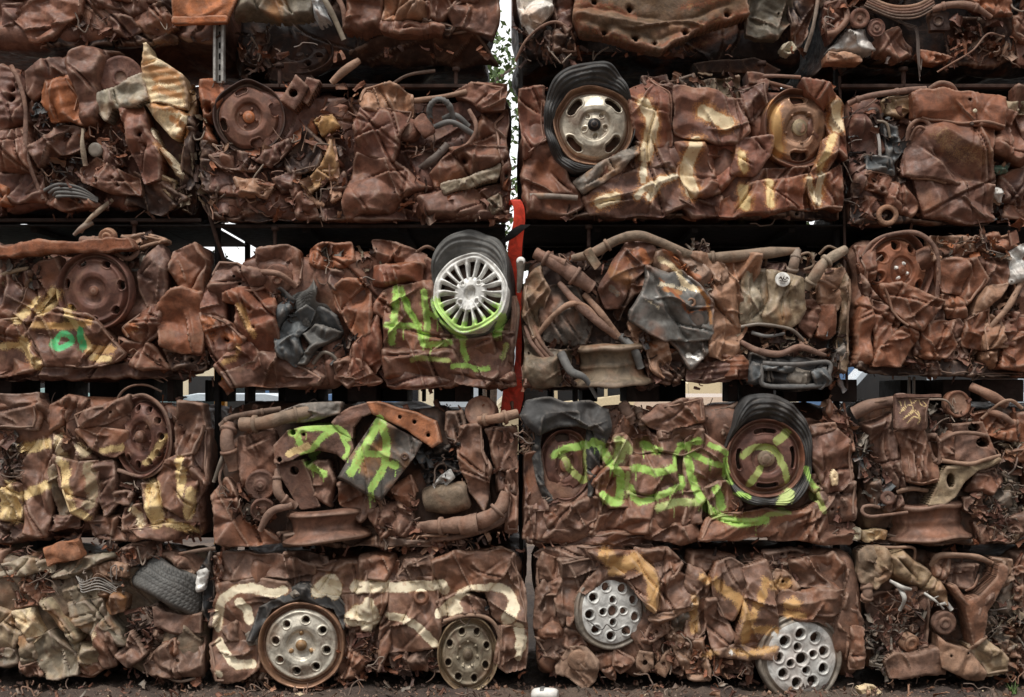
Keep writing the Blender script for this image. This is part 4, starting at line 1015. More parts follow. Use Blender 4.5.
tangle([100,90,300,110,290,200,330,330,250,350,250,190], 40, (8,26), (-4,8), ('deep','dark','plum'))
tangle([540,60,610,60,600,100,545,100], 14, (8,18), (0,8), ('dark','grey'))
tangle([60,330,240,330,220,470,70,480], 40, (8,26), (0,12), ('dark','deep','plum'))

bale(855, 242, 1130, 373, 'rust red car bale with a wheel showing round holes and four bright bolts')
fill(1022, 246, 1128, 370, 2, 2)
view(820, 220, 3.873)
P([150,102,210,100,222,182,218,262,200,292,170,232], d=12, base='brown')
P([148,302,182,290,202,352,214,540,200,562,145,552,138,402], d=16, base='rust', bulge=3, cr=.4)
P([170,200,200,290,215,310,180,300], d=14, base='brown')
P([198,310,250,330,312,392,302,422,222,502,205,404], d=15, base='brown')
P([218,502,260,460,320,420,362,410,372,452,302,562,208,562], d=19, base='rust', bulge=3, cr=.7)
P([280,420,350,400,330,440,290,440], d=8, base='dark')
P([440,70,560,66,605,72,612,112,540,140,448,152], d=8, base='tan', cr=1.2, mat='scrap')
P([468,162,530,150,602,150,640,232,582,312,552,330,540,290,482,272], d=17, base='rust', bulge=4, cr=.4)
P([568,92,640,70,692,48,782,90,722,132,602,130], d=12, base='rust', cr=.8)
P([598,142,742,150,732,242,652,262,630,200], d=10, base='brown')
P([478,292,520,290,552,312,562,382,500,372], d=14, base='rust')
P([548,392,600,310,642,250,724,248,692,302,602,372], d=17, base='tan', cr=.8)
P([398,402,490,398,522,482,482,532,390,522], d=17, base='rust', bulge=3)
P([558,382,652,350,642,502,558,482], d=15, base='rust')
P([628,422,662,370,692,390,722,490,632,502], d=18, base='tan', bulge=3, cr=.6)
P([478,402,562,380,572,432,500,462], d=13, base='brown')
P([688,362,762,360,752,482,708,472], d=15, base='red')
P([700,562,730,490,772,440,800,440,800,582], d=17, base='rust', bulge=3)
P([638,512,700,500,690,572,640,542], d=17, base='tan', r=4)
P([500,480,560,450,580,530,500,540], d=12, base='brown')
P([370,450,460,330,475,300,480,400,400,480,370,520], d=13, base='brown')
P([738,130,800,100,800,222,740,242], d=14, base='alu', mat='alloy', cr=1.2, n=6, name='engine_casting')
tube([(790,230,12),(720,340,18),(660,410,18),(630,480,12)], [10,12,10,7], 'tan', name='door_pillar')
wheel((318,196), 150, d=10, prof=DISH, holes=[(.68,.125,.125,8,-58)], base='rust', ell=(.96,1.0), tilt=(0,-14), bolts=4, bolt_r=.2, boltcol='white', lipcol='brown', dent=1.4)
P([232,252,260,256,300,250,420,308,462,318,440,350,382,422,332,402,272,352], d=26, base='rust', r=5, cr=.5, bulge=3)
tube([(455,330,10),(432,380,18),(400,440,16),(372,490,10)], 7, 'plum', name='door_pillar')
tube([(170,140,12),(200,90,14),(270,58,14),(370,50,14),(440,100,14),(462,190,12),(462,300,8)], 9, 'plum', name='wheel_arch')
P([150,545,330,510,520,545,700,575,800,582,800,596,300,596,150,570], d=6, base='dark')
tangle([330,522,480,530,620,520,640,580,340,582], 50, (8,26), (2,14), ('brown','tan','dark','plum'))
tangle([450,70,740,60,740,180,600,140,450,150], 60, (8,26), (8,16), ('orange','tan','brown','dark','grey'))
tangle([650,330,770,240,770,380,700,400], 20, (8,20), (8,14), ('dark','tan'))
tangle([160,110,220,120,240,240,180,260], 20, (8,20), (8,14), ('dark','brown'))

# ================================================================== fourth row
X.dust = .22
bale(-104, 400, 206, 543, 'car bale with worn yellow paint patches and a leaning wheel of round holes')
fill(-104, 402, -2, 540, 2, 3)
view(0, 380, 3.874)
for a, wd, c in (([95,265,185,248], 44, 'yellow'), ([80,452,130,430,182,408], 40, 'yellow'), ([20,430,45,520], 80, 'yellow'), ([230,220,240,320], 28, 'cream'), ([250,320,265,400,290,490,340,525], 38, 'yellow'), ([345,335,360,400,352,480], 44, 'khaki'),
    ([400,275,470,262], 28, 'yellow'), ([595,420,605,540], 64, 'yellow'), ([700,310,708,440], 36, 'yellow'), ([745,430,728,530], 32, 'yellow'), ([650,550,750,590], 30, 'yellow'), ([565,320,610,270,645,220], 24, 'yellow'), ([515,500,545,560], 30, 'cream'), ([300,255,330,290], 26, 'cream'), ([200,360,215,400], 30, 'khaki')):
    blot(a, wd*1.3, 'ochre', .4, 5); stroke(a, wd*1.05, c, 4.5, .86, 1.2)
P([-10,60,150,55,152,100,146,187,-10,186], d=16, base='brown', cr=.35, n=3, bulge=3)
P([58,192,142,185,152,72,192,130,196,300,190,500,172,602,100,592,90,400], d=13, base='brown', folds=[([145,100,150,300,160,500], -5, 3)])
P([-10,190,60,190,82,380,-10,372], d=5, base='dark', cr=1)
P([-10,392,82,400,78,542,-10,545], d=14, base='brown', cr=.6)
P([-10,550,160,560,162,622,-10,632], d=10, base='plum')
P([168,532,300,528,292,572,170,582], d=12, base='plum', ribs=(1.57,5,.7))
P([198,100,262,58,332,80,302,150,250,172,200,192], d=14, base='brown', folds=[([230,100,290,120,250,165], -5, 3)])
P([298,130,420,100,502,56,502,130,402,162,322,182], d=16, base='brown')
P([298,190,340,178,420,195,492,202,482,262,440,292,360,262], d=17, base='brown', cr=.3, n=3, bulge=3)
P([198,202,262,220,332,290,362,312,240,332,200,292], d=13, base='brown')
P([208,302,290,318,372,322,384,440,352,542,290,512,240,402], d=17, base='brown', bulge=5, cr=.6)
P([190,340,215,330,250,440,280,520,230,530,195,430], d=11, base='olive')
P([368,332,430,318,442,480,412,522,380,442], d=15, base='plum')
P([338,532,440,530,432,602,352,602], d=13, base='brown')
P([440,432,502,440,492,482,448,472], d=15, base='brown', r=4)
P([478,500,540,488,562,592,480,582], d=12, base='brown')
P([548,402,602,398,642,540,590,562,560,502], d=16, base='brown', bulge=3)
P([608,372,650,310,692,290,742,300,762,400,722,542,652,482], d=17, base='brown', bulge=3, cr=.6, folds=[([665,330,690,470], -4, 2)])
P([690,82,780,100,792,172,742,282,690,292], d=15, base='brown', cr=.7)
P([738,200,802,190,794,402,750,472], d=10, base='plum')
P([350,562,500,580,640,560,762,540,762,612,380,614], d=10, base='brown')
P([640,480,720,540,760,480,770,560,650,570], d=11, base='brown')
wheel((548,220), 150, d=14, prof=DISH, holes=[(.70,.085,.085,11,0)], base='plum', ell=(.76,1.04), tilt=(0,10), hub=(.15,.2,'brown'), bolts=5, bolt_r=.3)
tube([(505,66,10),(570,62,16),(640,120,18),(662,220,16),(640,320,14),(560,375,12),(450,350,10)], 8, 'plum', name='wheel_arch')
tube([(430,130,4),(455,60,8),(500,25,10),(560,20,8),(615,45,4)], 5, 'dark', name='brake_pipe')
tangle([0,190,70,190,80,400,0,400], 40, (8,26), (4,14), ('dark','olive','dsteel','plum'))
tangle([190,180,340,180,330,260,240,250], 24, (8,22), (4,14), ('plum','tan','dark'))
tangle([430,420,560,380,600,420,500,520], 26, (8,24), (4,14), ('plum','grey','dark'))
tangle([640,130,720,120,700,300,620,360], 24, (8,24), (4,12), ('dark','plum'))
tangle([0,540,760,560,760,610,0,620], 50, (10,30), (2,12), ('brown','plum','dark'))

bale(210, 406, 517, 545, 'car bale of pipes and brackets with a green letter A on a grey plate', base='dark', core_d=-9)
view(190, 380, 2.926)
stroke([300,155,345,142,390,138,440,145,465,170], 24, 'lime', 1.5, 1, .6); stroke([318,160,330,190,338,225], 24, 'lime', 1.5, 1, .6); stroke([420,145,385,175,345,222], 22, 'lime', 1.5, 1, .6); stroke([345,245,370,262,395,275], 26, 'lime', 1.8, 1, .6)
stroke([440,150,465,205,455,225], 16, 'lime', 1.5, 1, .6); stroke([295,214,350,192], 22, 'yellow', 2.5, 1, .6)
stroke([562,112,520,190,478,268], 28, 'lime', 1.5, 1, .6); stroke([568,125,578,190,570,250,536,315], 26, 'lime', 1.5, 1, .6); stroke([500,212,570,216], 22, 'lime', 1.5, 1, .6); stroke([596,246,602,248], 30, 'lime', 1.2, 1, .3); stroke([540,315,530,345], 20, 'lime', 2, .7, .6)
tube([(148,130,12),(220,125,18),(300,104,20),(430,78,12)], [20,22,20,12], 'olive', name='exhaust_pipe')
P([268,100,320,78,442,70,436,96,380,108,290,124], d=22, base='grey', r=4, cr=.5, mat='paintwork')
tube([(85,135,6),(120,110,10),(200,95,10),(260,85,4)], 9, 'dark', name='exhaust_pipe')
tube([(112,130,6),(108,180,14),(125,265,8)], [20,22,18], 'plum', name='exhaust_pipe')
P([140,172,180,158,232,152,252,222,242,292,160,302,138,240], d=9, base='brown', mat='heavy', cr=.3, bulge=5, name='fuel_tank')
lathe((206,308,14), (.1,.15,1), [(0,5),(8,5),(10,3),(18,3),(20,0),(34,0),(40,2),(44,0),(44,-26)], 'plum', name='pulley')
lathe((212,382,12), (.2,.3,1), [(0,0),(12,0),(16,-6),(26,-6),(30,2),(36,2),(36,-24)], 'plum', name='pulley')
lathe((393,428,-5), (.10,1,.02), [(60,-46),(104,-46),(118,-42),(124,-34),(112,-26),(104,-10),(100,6),(106,18),(126,30),(134,40),(128,46),(60,48)], 'brown', mat='wheelrust', name='wheel', sides=90, dent=5)
plate([245,192,290,146,330,134,430,130,468,150,482,200,460,242,430,216,380,206,330,218,300,236,250,246], d=23, base='plum', cr=.25, name='subframe', holes=[(305,152,9),(338,158,5),(266,232,8,1)])
plate([416,124,440,96,470,78,530,63,552,90,505,108,480,140,478,172,440,152], d=20, base='plum', name='subframe')
plate([246,242,300,236,332,230,382,372,322,382,280,310], d=14, base='plum', name='suspension_arm', holes=[(305,265,13)])
P([336,252,370,240,402,242,424,300,412,372,350,342], d=17, base='brown', mat='heavy', cr=.5, bulge=3, name='motor_housing')
tube([(255,260,12),(262,330,18),(310,372,12)], [10,14,10], 'plum', name='suspension_arm')
plate([436,282,470,225,500,180,552,106,620,146,684,182,660,222,600,300,560,352,520,332], d=27, base='dsteel', mat='paintwork', cr=.3, n=4, name='battery_tray', folds=[([520,190,580,220,640,250], 3, 4)])
lathe((632,222,30), (0,0,1), [(3,-3),(5,1),(9,2),(12,-2)], 'dark', name='grommet', sides=24)
plate([524,62,552,62,600,78,665,96,722,120,738,182,712,197,684,180,640,146,540,100], d=31, base='orange', cr=.3, name='bracket', holes=[(618,107,6),(660,122,6),(700,160,6)])
P([430,302,530,310,552,352,502,412,440,352], d=12, base='brown')
P([516,382,560,360,602,350,652,400,642,462,560,472], d=14, base='brown', cr=1.3, n=7, mat='scrap')
P([560,330,640,280,660,330,640,380,600,350], d=10, base='rust')
P([676,222,720,205,784,190,804,260,760,280,690,302], d=8, base='black', mat='plastic', cr=1.2, n=6)
P([712,310,735,285,762,264,772,282,750,305,728,322], d=16, base='white', mat='plastic', r=3, cr=.3)
lathe((750,345,4), (1,-.15,.1), [(0,-68),(30,-68),(36,-60),(46,-20),(46,40),(42,62),(34,70),(0,70)], 'olive', mat='heavy', name='fuel_tank', dent=4)
tube([(668,432,12),(760,424,22),(850,410,24),(905,375,24),(922,330,16)], [20,24,24,22,18], 'brown', name='exhaust_pipe')
tube([(790,425,24),(845,415,26)], 27, 'brown', name='pipe_clamp')
tube([(700,470,8),(800,455,14),(900,420,12),(950,380,6)], 10, 'plum', name='brake_pipe')
lathe((848,92,6), (-.3,-.2,1), [(0,2),(34,2),(40,5),(46,4),(48,-4),(46,-40)], 'brown', name='brake_drum')
tube([(845,118,12),(900,112,20),(958,98,14)], [14,17,15], 'tan', name='exhaust_pipe')
P([790,142,850,132,852,202,882,262,862,382,822,332,790,232], d=14, base='brown', bulge=3)
P([868,152,962,140,964,262,902,264], d=11, base='brown')
P([900,262,960,250,965,330,905,330], d=9, base='plum')
P([928,272,966,262,966,442,930,442], d=12, base='brown')
P([750,100,790,90,800,140,780,200,750,150], d=6, base='dark')
P([48,342,100,292,132,342,162,420,260,472,182,492,80,472], d=14, base='brown', cr=.9, holes=[(95,318,4),(178,425,4),(190,432,4)])
tube([(205,440,14),(240,385,20),(300,365,16)], [8,12,10], 'plum', name='trim_strip')
tube([(65,300,8),(92,230,12),(100,210,6)], 6, 'grey', name='cable', mat='plastic')
tube([(100,340,10),(85,290,12),(95,240,8)], 4, 'plum', name='brake_pipe')
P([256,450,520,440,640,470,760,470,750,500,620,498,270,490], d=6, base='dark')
P([640,440,780,450,800,480,660,480], d=8, base='plum')
tube([(600,470,12),(700,455,16),(800,462,10)], 4, 'tan', name='cable')
tangle([95,300,240,300,250,400,200,430,130,400], 70, (8,24), (2,12), ('dark','plum','grey','brown'))
tangle([540,360,660,330,680,480,560,490], 80, (8,26), (4,16), ('brown','plum','dark','tan'))
tangle([640,190,800,180,830,300,680,340], 60, (8,24), (2,12), ('black','slate','dark','rust'))
tangle([660,440,960,440,800,500,620,500], 50, (8,26), (2,12), ('plum','dark','tan'))
tangle([900,130,965,130,965,280,880,280], 24, (8,24), (8,16), ('brown','dark'))
tangle([260,200,340,220,440,300,420,380,340,330], 24, (8,24), (-2,8), ('deep','dark'))

bale(525, 408, 855, 543, 'car bale covered in green graffiti with two tyred wheels')
view(520, 390, 4.356)
for a, wd, c in (([150,285,185,262,230,250,292,238], 40, 'lime'), ([195,300,225,350,275,398], 38, 'sage'), ([320,225,352,240], 46, 'lime'), ([350,245,375,290,430,360], 46, 'lime'), ([425,215,450,230,475,262], 44, 'pale'), ([545,238,600,268], 40, 'lime'), ([440,372,438,430,425,490,370,470], 44, 'lime'),
    ([490,340,540,345,600,358,672,335], 38, 'lime'), ([672,335,688,265,740,235,784,225], 30, 'lime'), ([480,420,500,470,540,485,620,450,700,415,705,385], 34, 'lime'), ([600,512,680,490,784,488], 40, 'pale'), ([470,360,468,420,470,450], 22, 'pale'), ([360,455,400,490], 40, 'lime'), ([735,310,748,380,784,480], 40, 'lime'), ([440,250,430,300], 60, 'pale'), ([280,250,285,330,288,400], 14, 'sage')):
    stroke(a, wd, c, 2.0, .98, .8)
view(680, 390, 4.358)
for a, wd, c in (([40,300,52,380,90,470,130,520,200,560,290,580,375,565], 44, 'lime'), ([130,240,165,252,200,275], 28, 'lime'), ([60,280,110,308,175,328], 30, 'lime'), ([155,430,175,470,180,510], 46, 'lime'), ([268,285,300,258,345,248,400,258,440,320,462,390], 36, 'sage'), ([415,222,462,188], 46, 'sage'), ([345,340,320,375,298,410], 36, 'sage'),
    ([245,448,290,462], 26, 'lime'), ([425,490,470,445], 46, 'pale'), ([542,340,565,390,592,430], 28, 'lime'), ([592,440,600,480,620,525], 30, 'sage'), ([0,240,40,250], 30, 'lime'), ([40,240,80,215], 24, 'lime'), ([195,300,200,360,215,400], 26, 'lime'), ([380,545,470,530], 26, 'sage')):
    stroke(a, wd, c, 2.0, .98, .8)
view(520, 390, 4.356)
P([8,280,72,270,96,430,112,522,8,532], d=9, base='plum')
P([4,522,110,520,112,642,20,654,6,600], d=10, base='brown')
P([108,452,140,470,167,550,120,602], d=12, base='plum')
P([165,502,250,490,342,468,352,540,262,612,165,582], d=14, base='brown', cr=.9)
P([100,600,260,610,330,570,350,640,200,655,100,650], d=10, base='brown')
P([385,132,420,100,472,90,520,130,570,190,500,205,400,202], d=7, base='brown')
tube([(452,58,6),(465,95,12),(492,142,8)], 22, 'plum', name='exhaust_pipe')
tube([(515,80,4),(530,130,10),(540,170,6)], 16, 'dark', name='exhaust_pipe')
P([540,122,620,70,700,48,790,40,800,130,700,152,640,178,575,152], d=17, base='brown', bulge=4, cr=.5)
P([606,180,660,178,790,160,790,190,700,205,610,210], d=12, base='brown')
P([352,222,400,200,442,188,482,240,482,302,430,372,370,332], d=15, base='brown')
P([440,200,500,205,560,190,612,200,606,282,490,272], d=13, base='brown', cr=1)
P([488,280,600,272,692,268,682,332,700,392,602,482,490,442,478,322], d=15, base='brown', bulge=3, cr=.6)
P([338,342,400,340,482,350,472,502,390,512,340,452], d=15, base='brown')
P([478,442,540,460,602,472,560,622,460,642,300,622,350,542,460,502], d=16, base='brown', cr=.9)
P([300,320,345,330,345,450,310,460], d=11, base='red')
P([598,402,660,390,722,380,790,440,790,572,680,590,580,602], d=15, base='brown', cr=.5, bulge=3)
P([610,182,790,170,790,252,700,272,620,262], d=13, base='brown')
P([560,560,640,580,760,590,790,650,700,668,560,640], d=14, base='brown', cr=.9)
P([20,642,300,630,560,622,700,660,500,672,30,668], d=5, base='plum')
wheel((196,325), 150, d=10, prof=DISH, holes=[(.76,.12,.26,2,-95),(.76,.05,.16,1,-5)], base='plum', ell=(.72,1.03), tilt=(0,-8), hub=(.2,.05,'brown'), bolts=5, bolt_r=.34)
P([3,112,30,52,130,44,220,58,300,60,382,82,388,182,345,262,322,172,250,148,165,158,84,192,58,152], d=20, base='rubber', mat='rubber', bulge=4, cr=.4, r=6, name='tyre', folds=[([80,190,110,110,240,95,250,140], 5, 4), ([290,170,320,150,350,180], 4, 3)])
P([300,182,348,222,342,320,322,402,300,462,292,300], d=15, base='rubber', mat='rubber', cr=.5, name='tyre')
P([60,200,90,190,75,300,100,420,150,480,120,480,80,400,60,290], d=14, base='rubber', mat='rubber', cr=.5, r=4, name='tyre')
tangle([0,130,60,150,75,280,0,280], 44, (6,18), (4,12), ('olive','dark','plum'), wires=.6)
tangle([380,80,560,90,560,200,390,210], 24, (8,24), (0,10), ('dark','plum'))
tangle([110,440,170,480,160,600,110,600], 14, (8,22), (4,12))
view(680, 390, 4.358)
P([570,172,650,150,742,220,772,402,702,432,640,440,582,332], d=15, base='red', bulge=4, cr=.5, pleats=2)
P([574,162,662,150,670,172,580,192], d=18, base='brown', r=4)
P([598,442,680,420,762,400,782,470,772,562,642,582,620,502], d=15, base='brown', cr=.8)
P([398,622,480,560,560,520,640,470,642,590,762,600,742,672,600,660,400,642], d=15, base='brown', cr=.7)
P([128,562,250,540,380,520,480,540,560,520,402,622,360,642,80,642], d=17, base='brown', bulge=3, cr=.5)
P([30,220,102,200,200,268,212,332,182,402,152,422,82,502,20,580], d=14, base='brown')
P([118,432,170,400,202,400,262,502,140,542], d=14, base='brown')
P([100,120,200,150,240,120,200,200,120,200], d=8, base='plum')
P([150,100,262,60,262,120,190,200], d=6, base='dark')
P([560,370,620,360,640,430,600,450,570,420], d=13, base='brown')
P([750,300,782,420,784,560,765,560], d=8, base='plum')
plate([645,372,660,340,680,360,682,410,655,417], d=22, base='cream', mat='paintwork', name='clip', holes=[(664,380,4)])
P([760,610,782,612,780,640,760,638], d=14, base='ivory', mat='plastic', r=3)
wheel((370,297), 172, d=20, prof=DISH, holes=[(.70,.055,.28,4,-92)], base='plum', hub=(.2,.06,'olive'), bolts=6, bolt_r=.16, lipcol='brown', dent=.6,
      tyre=[(0,204),(20,214),(40,226),(58,232),(75,206),(95,200),(112,212),(130,205),(150,182),(180,178),(205,180),(225,200),(240,250),(252,282),(268,284),(282,275),(295,262),(308,248),(320,238),(332,228),(342,214),(352,206)])
tangle([640,40,700,60,760,160,770,280,720,220,650,140], 34, (10,30), (2,10), ('plum','dark','tan'))
P([655,50,700,100,750,180,765,260,730,210,690,140,650,90], d=8, base='brown', r=4)
P([745,120,790,200,830,270,800,260,755,180], d=6, base='plum', r=4)
tangle([200,420,260,500,300,560,190,560], 12, (8,20), (6,14))
tangle([600,520,780,500,760,640,620,640], 16, (8,24), (8,16))

bale(864, 404, 1130, 543, 'car bale with a hanging brown plate scratched with yellow scribbles', base='dark', core_d=-9)
fill(1026, 420, 1128, 540, 2, 2)
view(830, 380, 3.871)
for q in ([252,80,258,110,250,128,268,100,272,75], [262,120,285,95,300,110,270,140], [258,150,290,130,310,115], [275,165,300,140,325,150,310,125], [300,90,320,75,330,95,352,100,335,78], [318,120,326,150,316,170], [290,75,296,90]): stroke(q, 4, 'yellow', .35, 1, 0)
panel([242,64,360,64,350,178,325,182,242,176], d=30, r=2, drop=2, base='plum', cr=.12, n=2, pleats=0, fine=.04, thick=5, name='hanging_plate')
X.strokes = []
box((320,61), (172,12,22), 30, 0, 'plum', name='plate_flange', rad=.15, dent=.3, cr=0)
tube([(100,130,6),(160,98,12),(250,84,8)], [24,28,24], 'plum', name='rolled_sheet')
tube([(120,110,12),(180,85,16),(250,78,10)], 8, 'dark', name='trim_strip')
P([136,172,200,150,242,132,262,262,300,422,262,442,210,360,180,270], d=10, base='plum', cr=.5, bulge=2)
P([200,180,250,180,280,280,300,420,250,380,215,260], d=4, base='dark', cr=.3)
P([256,202,300,190,342,185,372,240,404,322,408,390,350,398,290,392,282,272], d=20, base='brown', bulge=5, r=9, cr=.7, name='silencer')
tube([(365,220,12),(400,215,18),(425,260,16),(420,320,14),(395,290,14),(385,240,12)], 9, 'plum', name='exhaust_pipe')
tube([(265,435,10),(310,420,16),(385,430,8)], 9, 'tan', name='trim_strip')
plate([414,242,470,204,462,168,520,166,582,160,604,200,642,292,580,312,520,322,430,312], d=20, base='brown', cr=.35, n=4, name='subframe', holes=[(550,183,24,1.5),(585,241,26,1.4)])
tube([(415,235,22),(470,205,26),(540,205,24),(600,215,20)], 8, 'brown', name='subframe_flange')
tube([(420,310,22),(520,322,26),(580,308,24),(650,292,20)], 9, 'tan', name='subframe_flange')
P([425,225,475,200,475,310,425,310], d=21, base='brown', mat='heavy', cr=.3)
plate([438,332,520,318,590,300,650,290,657,312,610,335,560,352,510,395,482,442,440,482,368,484,400,420], d=23, base='khaki', cr=.25, n=3, name='suspension_arm', holes=[(458,387,17,.6)])
P([570,352,650,340,664,390,622,442,540,432,560,390], d=13, base='plum', bulge=4, cr=.8)
lathe((410,545,-16), (.06,1,-.05), [(80,-72),(140,-74),(152,-66),(150,-54),(136,-46),(130,-20),(134,-4),(130,20),(146,44),(170,56),(176,66),(166,72),(80,74)], 'brown', mat='wheelrust', name='wheel', sides=100, dent=6)
tube([(300,512,14),(220,520,18),(150,526,20),(120,512,20),(122,490,20),(150,484,20),(188,492,16)], 6.5, 'plum', name='tow_hook')
lathe((222,455,16), (-.2,-.2,1), [(0,0),(10,0),(14,4),(26,4),(30,-18)], 'plum', name='bush')
P([205,470,280,440,300,490,230,510], d=10, base='plum')
P([150,340,185,330,200,420,240,500,180,480,155,420], d=8, base='dark')
box((180,405), (30,50,20), 10, 10, 'grey', name='connector', mat='plastic')
lathe((505,92,8), (.2,-.1,1), [(0,-3),(40,-3),(44,3),(52,3),(54,-30)], 'brown', name='brake_drum')
tube([(556,24,6),(610,55,14),(690,95,8)], [16,22,18], 'rust', name='tie_rod')
tube([(600,150,6),(650,95,14),(700,80,14),(751,110,10)], 7, 'tan', name='hose')
tube([(390,75,8),(450,80,14),(490,130,8)], 4, 'grey', name='cable')
tube([(620,120,8),(670,140,14),(720,170,10),(751,150,6)], 12, 'plum', name='hose')
P([560,140,640,120,700,190,720,160,730,230,670,220,600,200], d=10, base='rust', cr=1)
P([690,280,760,268,760,312,700,312], d=14, base='rust')
P([520,460,580,440,600,500,560,520,530,500], d=14, base='brown')
P([570,560,660,590,700,620,600,622], d=12, base='brown')
P([690,545,760,520,760,585,700,580], d=13, base='brown')
P([145,598,190,592,232,595,228,616,150,622], d=4, base='cream', mat='paintwork', r=3)
P([600,330,760,300,760,620,600,622], d=1, base='grey', cr=1.4, n=8, mat='scrap')
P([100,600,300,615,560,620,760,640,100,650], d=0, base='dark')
tangle([580,180,770,180,770,620,660,620,590,440], 170, (6,20), (4,14), ('grey','dsteel','dark','primer','olive','brown'), wires=.2)
tangle([110,200,200,330,260,460,180,500,120,340], 80, (8,26), (0,12), ('dark','plum','grey','slate'))
tangle([360,90,560,80,600,170,420,210,370,170], 50, (8,24), (-2,10), ('dark','grey','plum'))
tangle([560,440,700,500,680,620,560,600], 50, (8,26), (4,14), ('brown','plum','tan'))

# ================================================================== bottom row
X.dust = .36
bale(-104, 556, 202, 676, 'pale car bale on the ground with a treaded tyre in its upper right corner', base='olive')
fill(-104, 560, -2, 674, 2, 2)
view(0, 530, 4.174)
box((268,92), (150,80,60), 14, -14, 'orange', name='rusted_block', cr=.25, dent=2)
P([-10,152,90,122,212,130,217,165,120,177,-10,192], d=14, base='primer', mat='paintwork')
P([176,202,250,160,330,118,460,98,472,115,350,172,222,217], d=16, base='primer', mat='paintwork', cr=.7)
P([388,152,450,142,522,150,522,190,400,192], d=12, base='tan')
P([430,120,540,60,650,60,620,120,530,150], d=5, base='plum', cr=1)
P([-10,330,60,370,82,430,50,502,-10,482], d=12, base='primer', mat='paintwork')
P([58,342,130,330,172,430,130,472,90,422], d=15, base='cream', mat='paintwork')
blot([90,370,110,410,150,440], 30, 'amber', .7, 4)
P([72,442,130,430,142,540,90,572], d=13, base=lin(142, 126, 104), mat='paintwork', cr=.5)
P([128,452,210,428,312,522,332,602,200,622,170,562], d=17, base=lin(142, 126, 104), mat='paintwork', bulge=5, cr=.8)
blot([150,490,180,560,260,540], 40, 'khaki', .5, 7)
P([168,292,220,278,280,360,332,452,302,472,240,420], d=16, base='khaki', mat='paintwork', folds=[([190,290,310,455], 5, 3),([210,285,325,440], -5, 3)])
P([268,252,330,235,402,240,412,282,290,312], d=13, base=lin(142, 126, 104), mat='paintwork')
P([298,312,420,288,442,370,390,432,350,402,310,362], d=16, base=lin(142, 126, 104), mat='paintwork', bulge=3, cr=.6)
P([413,262,460,250,512,280,512,342,450,352], d=15, base='tan', mat='paintwork', cr=1)
blot([460,300,490,320], 60, 'orange', .6, 6); blot([380,440,400,430], 40, 'cream', .7, 4)
P([388,432,430,380,492,450,472,562,430,572,400,502], d=14, base='brown')
P([298,472,400,498,432,572,360,582], d=14, base='khaki', mat='paintwork')
P([478,522,520,480,552,430,602,520,540,567], d=19, base='brown', r=3, cr=.4)
P([38,242,100,225,172,230,162,312,60,322], d=8, base='rust', cr=1)
P([436,352,480,400,522,470,505,475,470,430,430,392], d=17, base=lin(142, 126, 104), mat='paintwork', r=4)
P([-10,500,60,500,80,560,-10,580], d=12, base='olive', mat='paintwork')
P([80,570,160,550,170,600,110,612], d=12, base='red')
P([330,560,440,570,380,610,310,600], d=10, base='rust')
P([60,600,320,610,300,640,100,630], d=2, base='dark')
for k in range(5): tube([(320+k*8,190+k*4,16),(350,215+k*10,20),(420,195+k*12,20),(488,240+k*8,16)], 2.5, 'wire', name='cable', mat='plastic')
tube([(380,215,14),(420,178,22),(470,215,16)], 3, 'tan', name='cable')
tread_tyre((690,260), -20, 176, 150, (-.44,.84,.28), base='rubber2', dent=1, label='grey treaded tyre seen edge on')
plate([634,322,650,318,690,345,760,360,842,350,838,430,752,442,690,425,640,402], d=12, base='plum', cr=.35, name='brake_band')
P([600,562,660,500,720,462,800,470,862,460,862,612,760,605,620,602], d=14, base='brown', holes=[(742,545,6)])
P([690,470,730,452,740,520,700,540], d=17, base='brown', r=4)
P([620,440,700,430,690,500,620,520], d=6, base='dark')
P([540,350,640,320,640,420,560,420], d=3, base='dark')
P([838,160,872,100,880,300,870,402,850,360], d=10, base='black', mat='plastic')
P([828,180,858,172,850,240,832,240], d=16, base='white', mat='plastic', r=3)
P([640,100,760,110,860,160,840,190,700,150], d=4, base='brown', cr=1)
tube([(740,105,6),(820,88,12),(890,82,6)], 9, 'dark', name='tie_rod')
P([700,110,780,150,800,180,740,160], d=9, base='tan', r=4)
tube([(640,420,10),(650,440,14),(652,420,12)], 10, 'brown', name='hose')
tube([(690,620,8),(750,632,14),(820,622,8)], 6, 'grey', name='trim_strip')
tangle([30,180,250,170,260,240,60,330], 80, (6,20), (4,14), ('rust','dark','plum','grey'))
tangle([430,60,700,60,640,130,440,140], 44, (6,22), (0,10), ('rust','brown','dark'))
tangle([540,330,640,330,700,460,600,520,530,440], 50, (8,26), (0,10), ('dark','brown','plum'))
tangle([330,160,520,170,520,270,400,240], 26, (6,20), (8,16), ('grey','wire','rust'), wires=.6)
tangle([0,100,180,90,170,160,0,170], 34, (6,22), (0,10), ('dark','grey','plum'))
tangle([640,600,860,600,860,640,640,640], 24, (8,24), (0,10), ('dark','brown'))

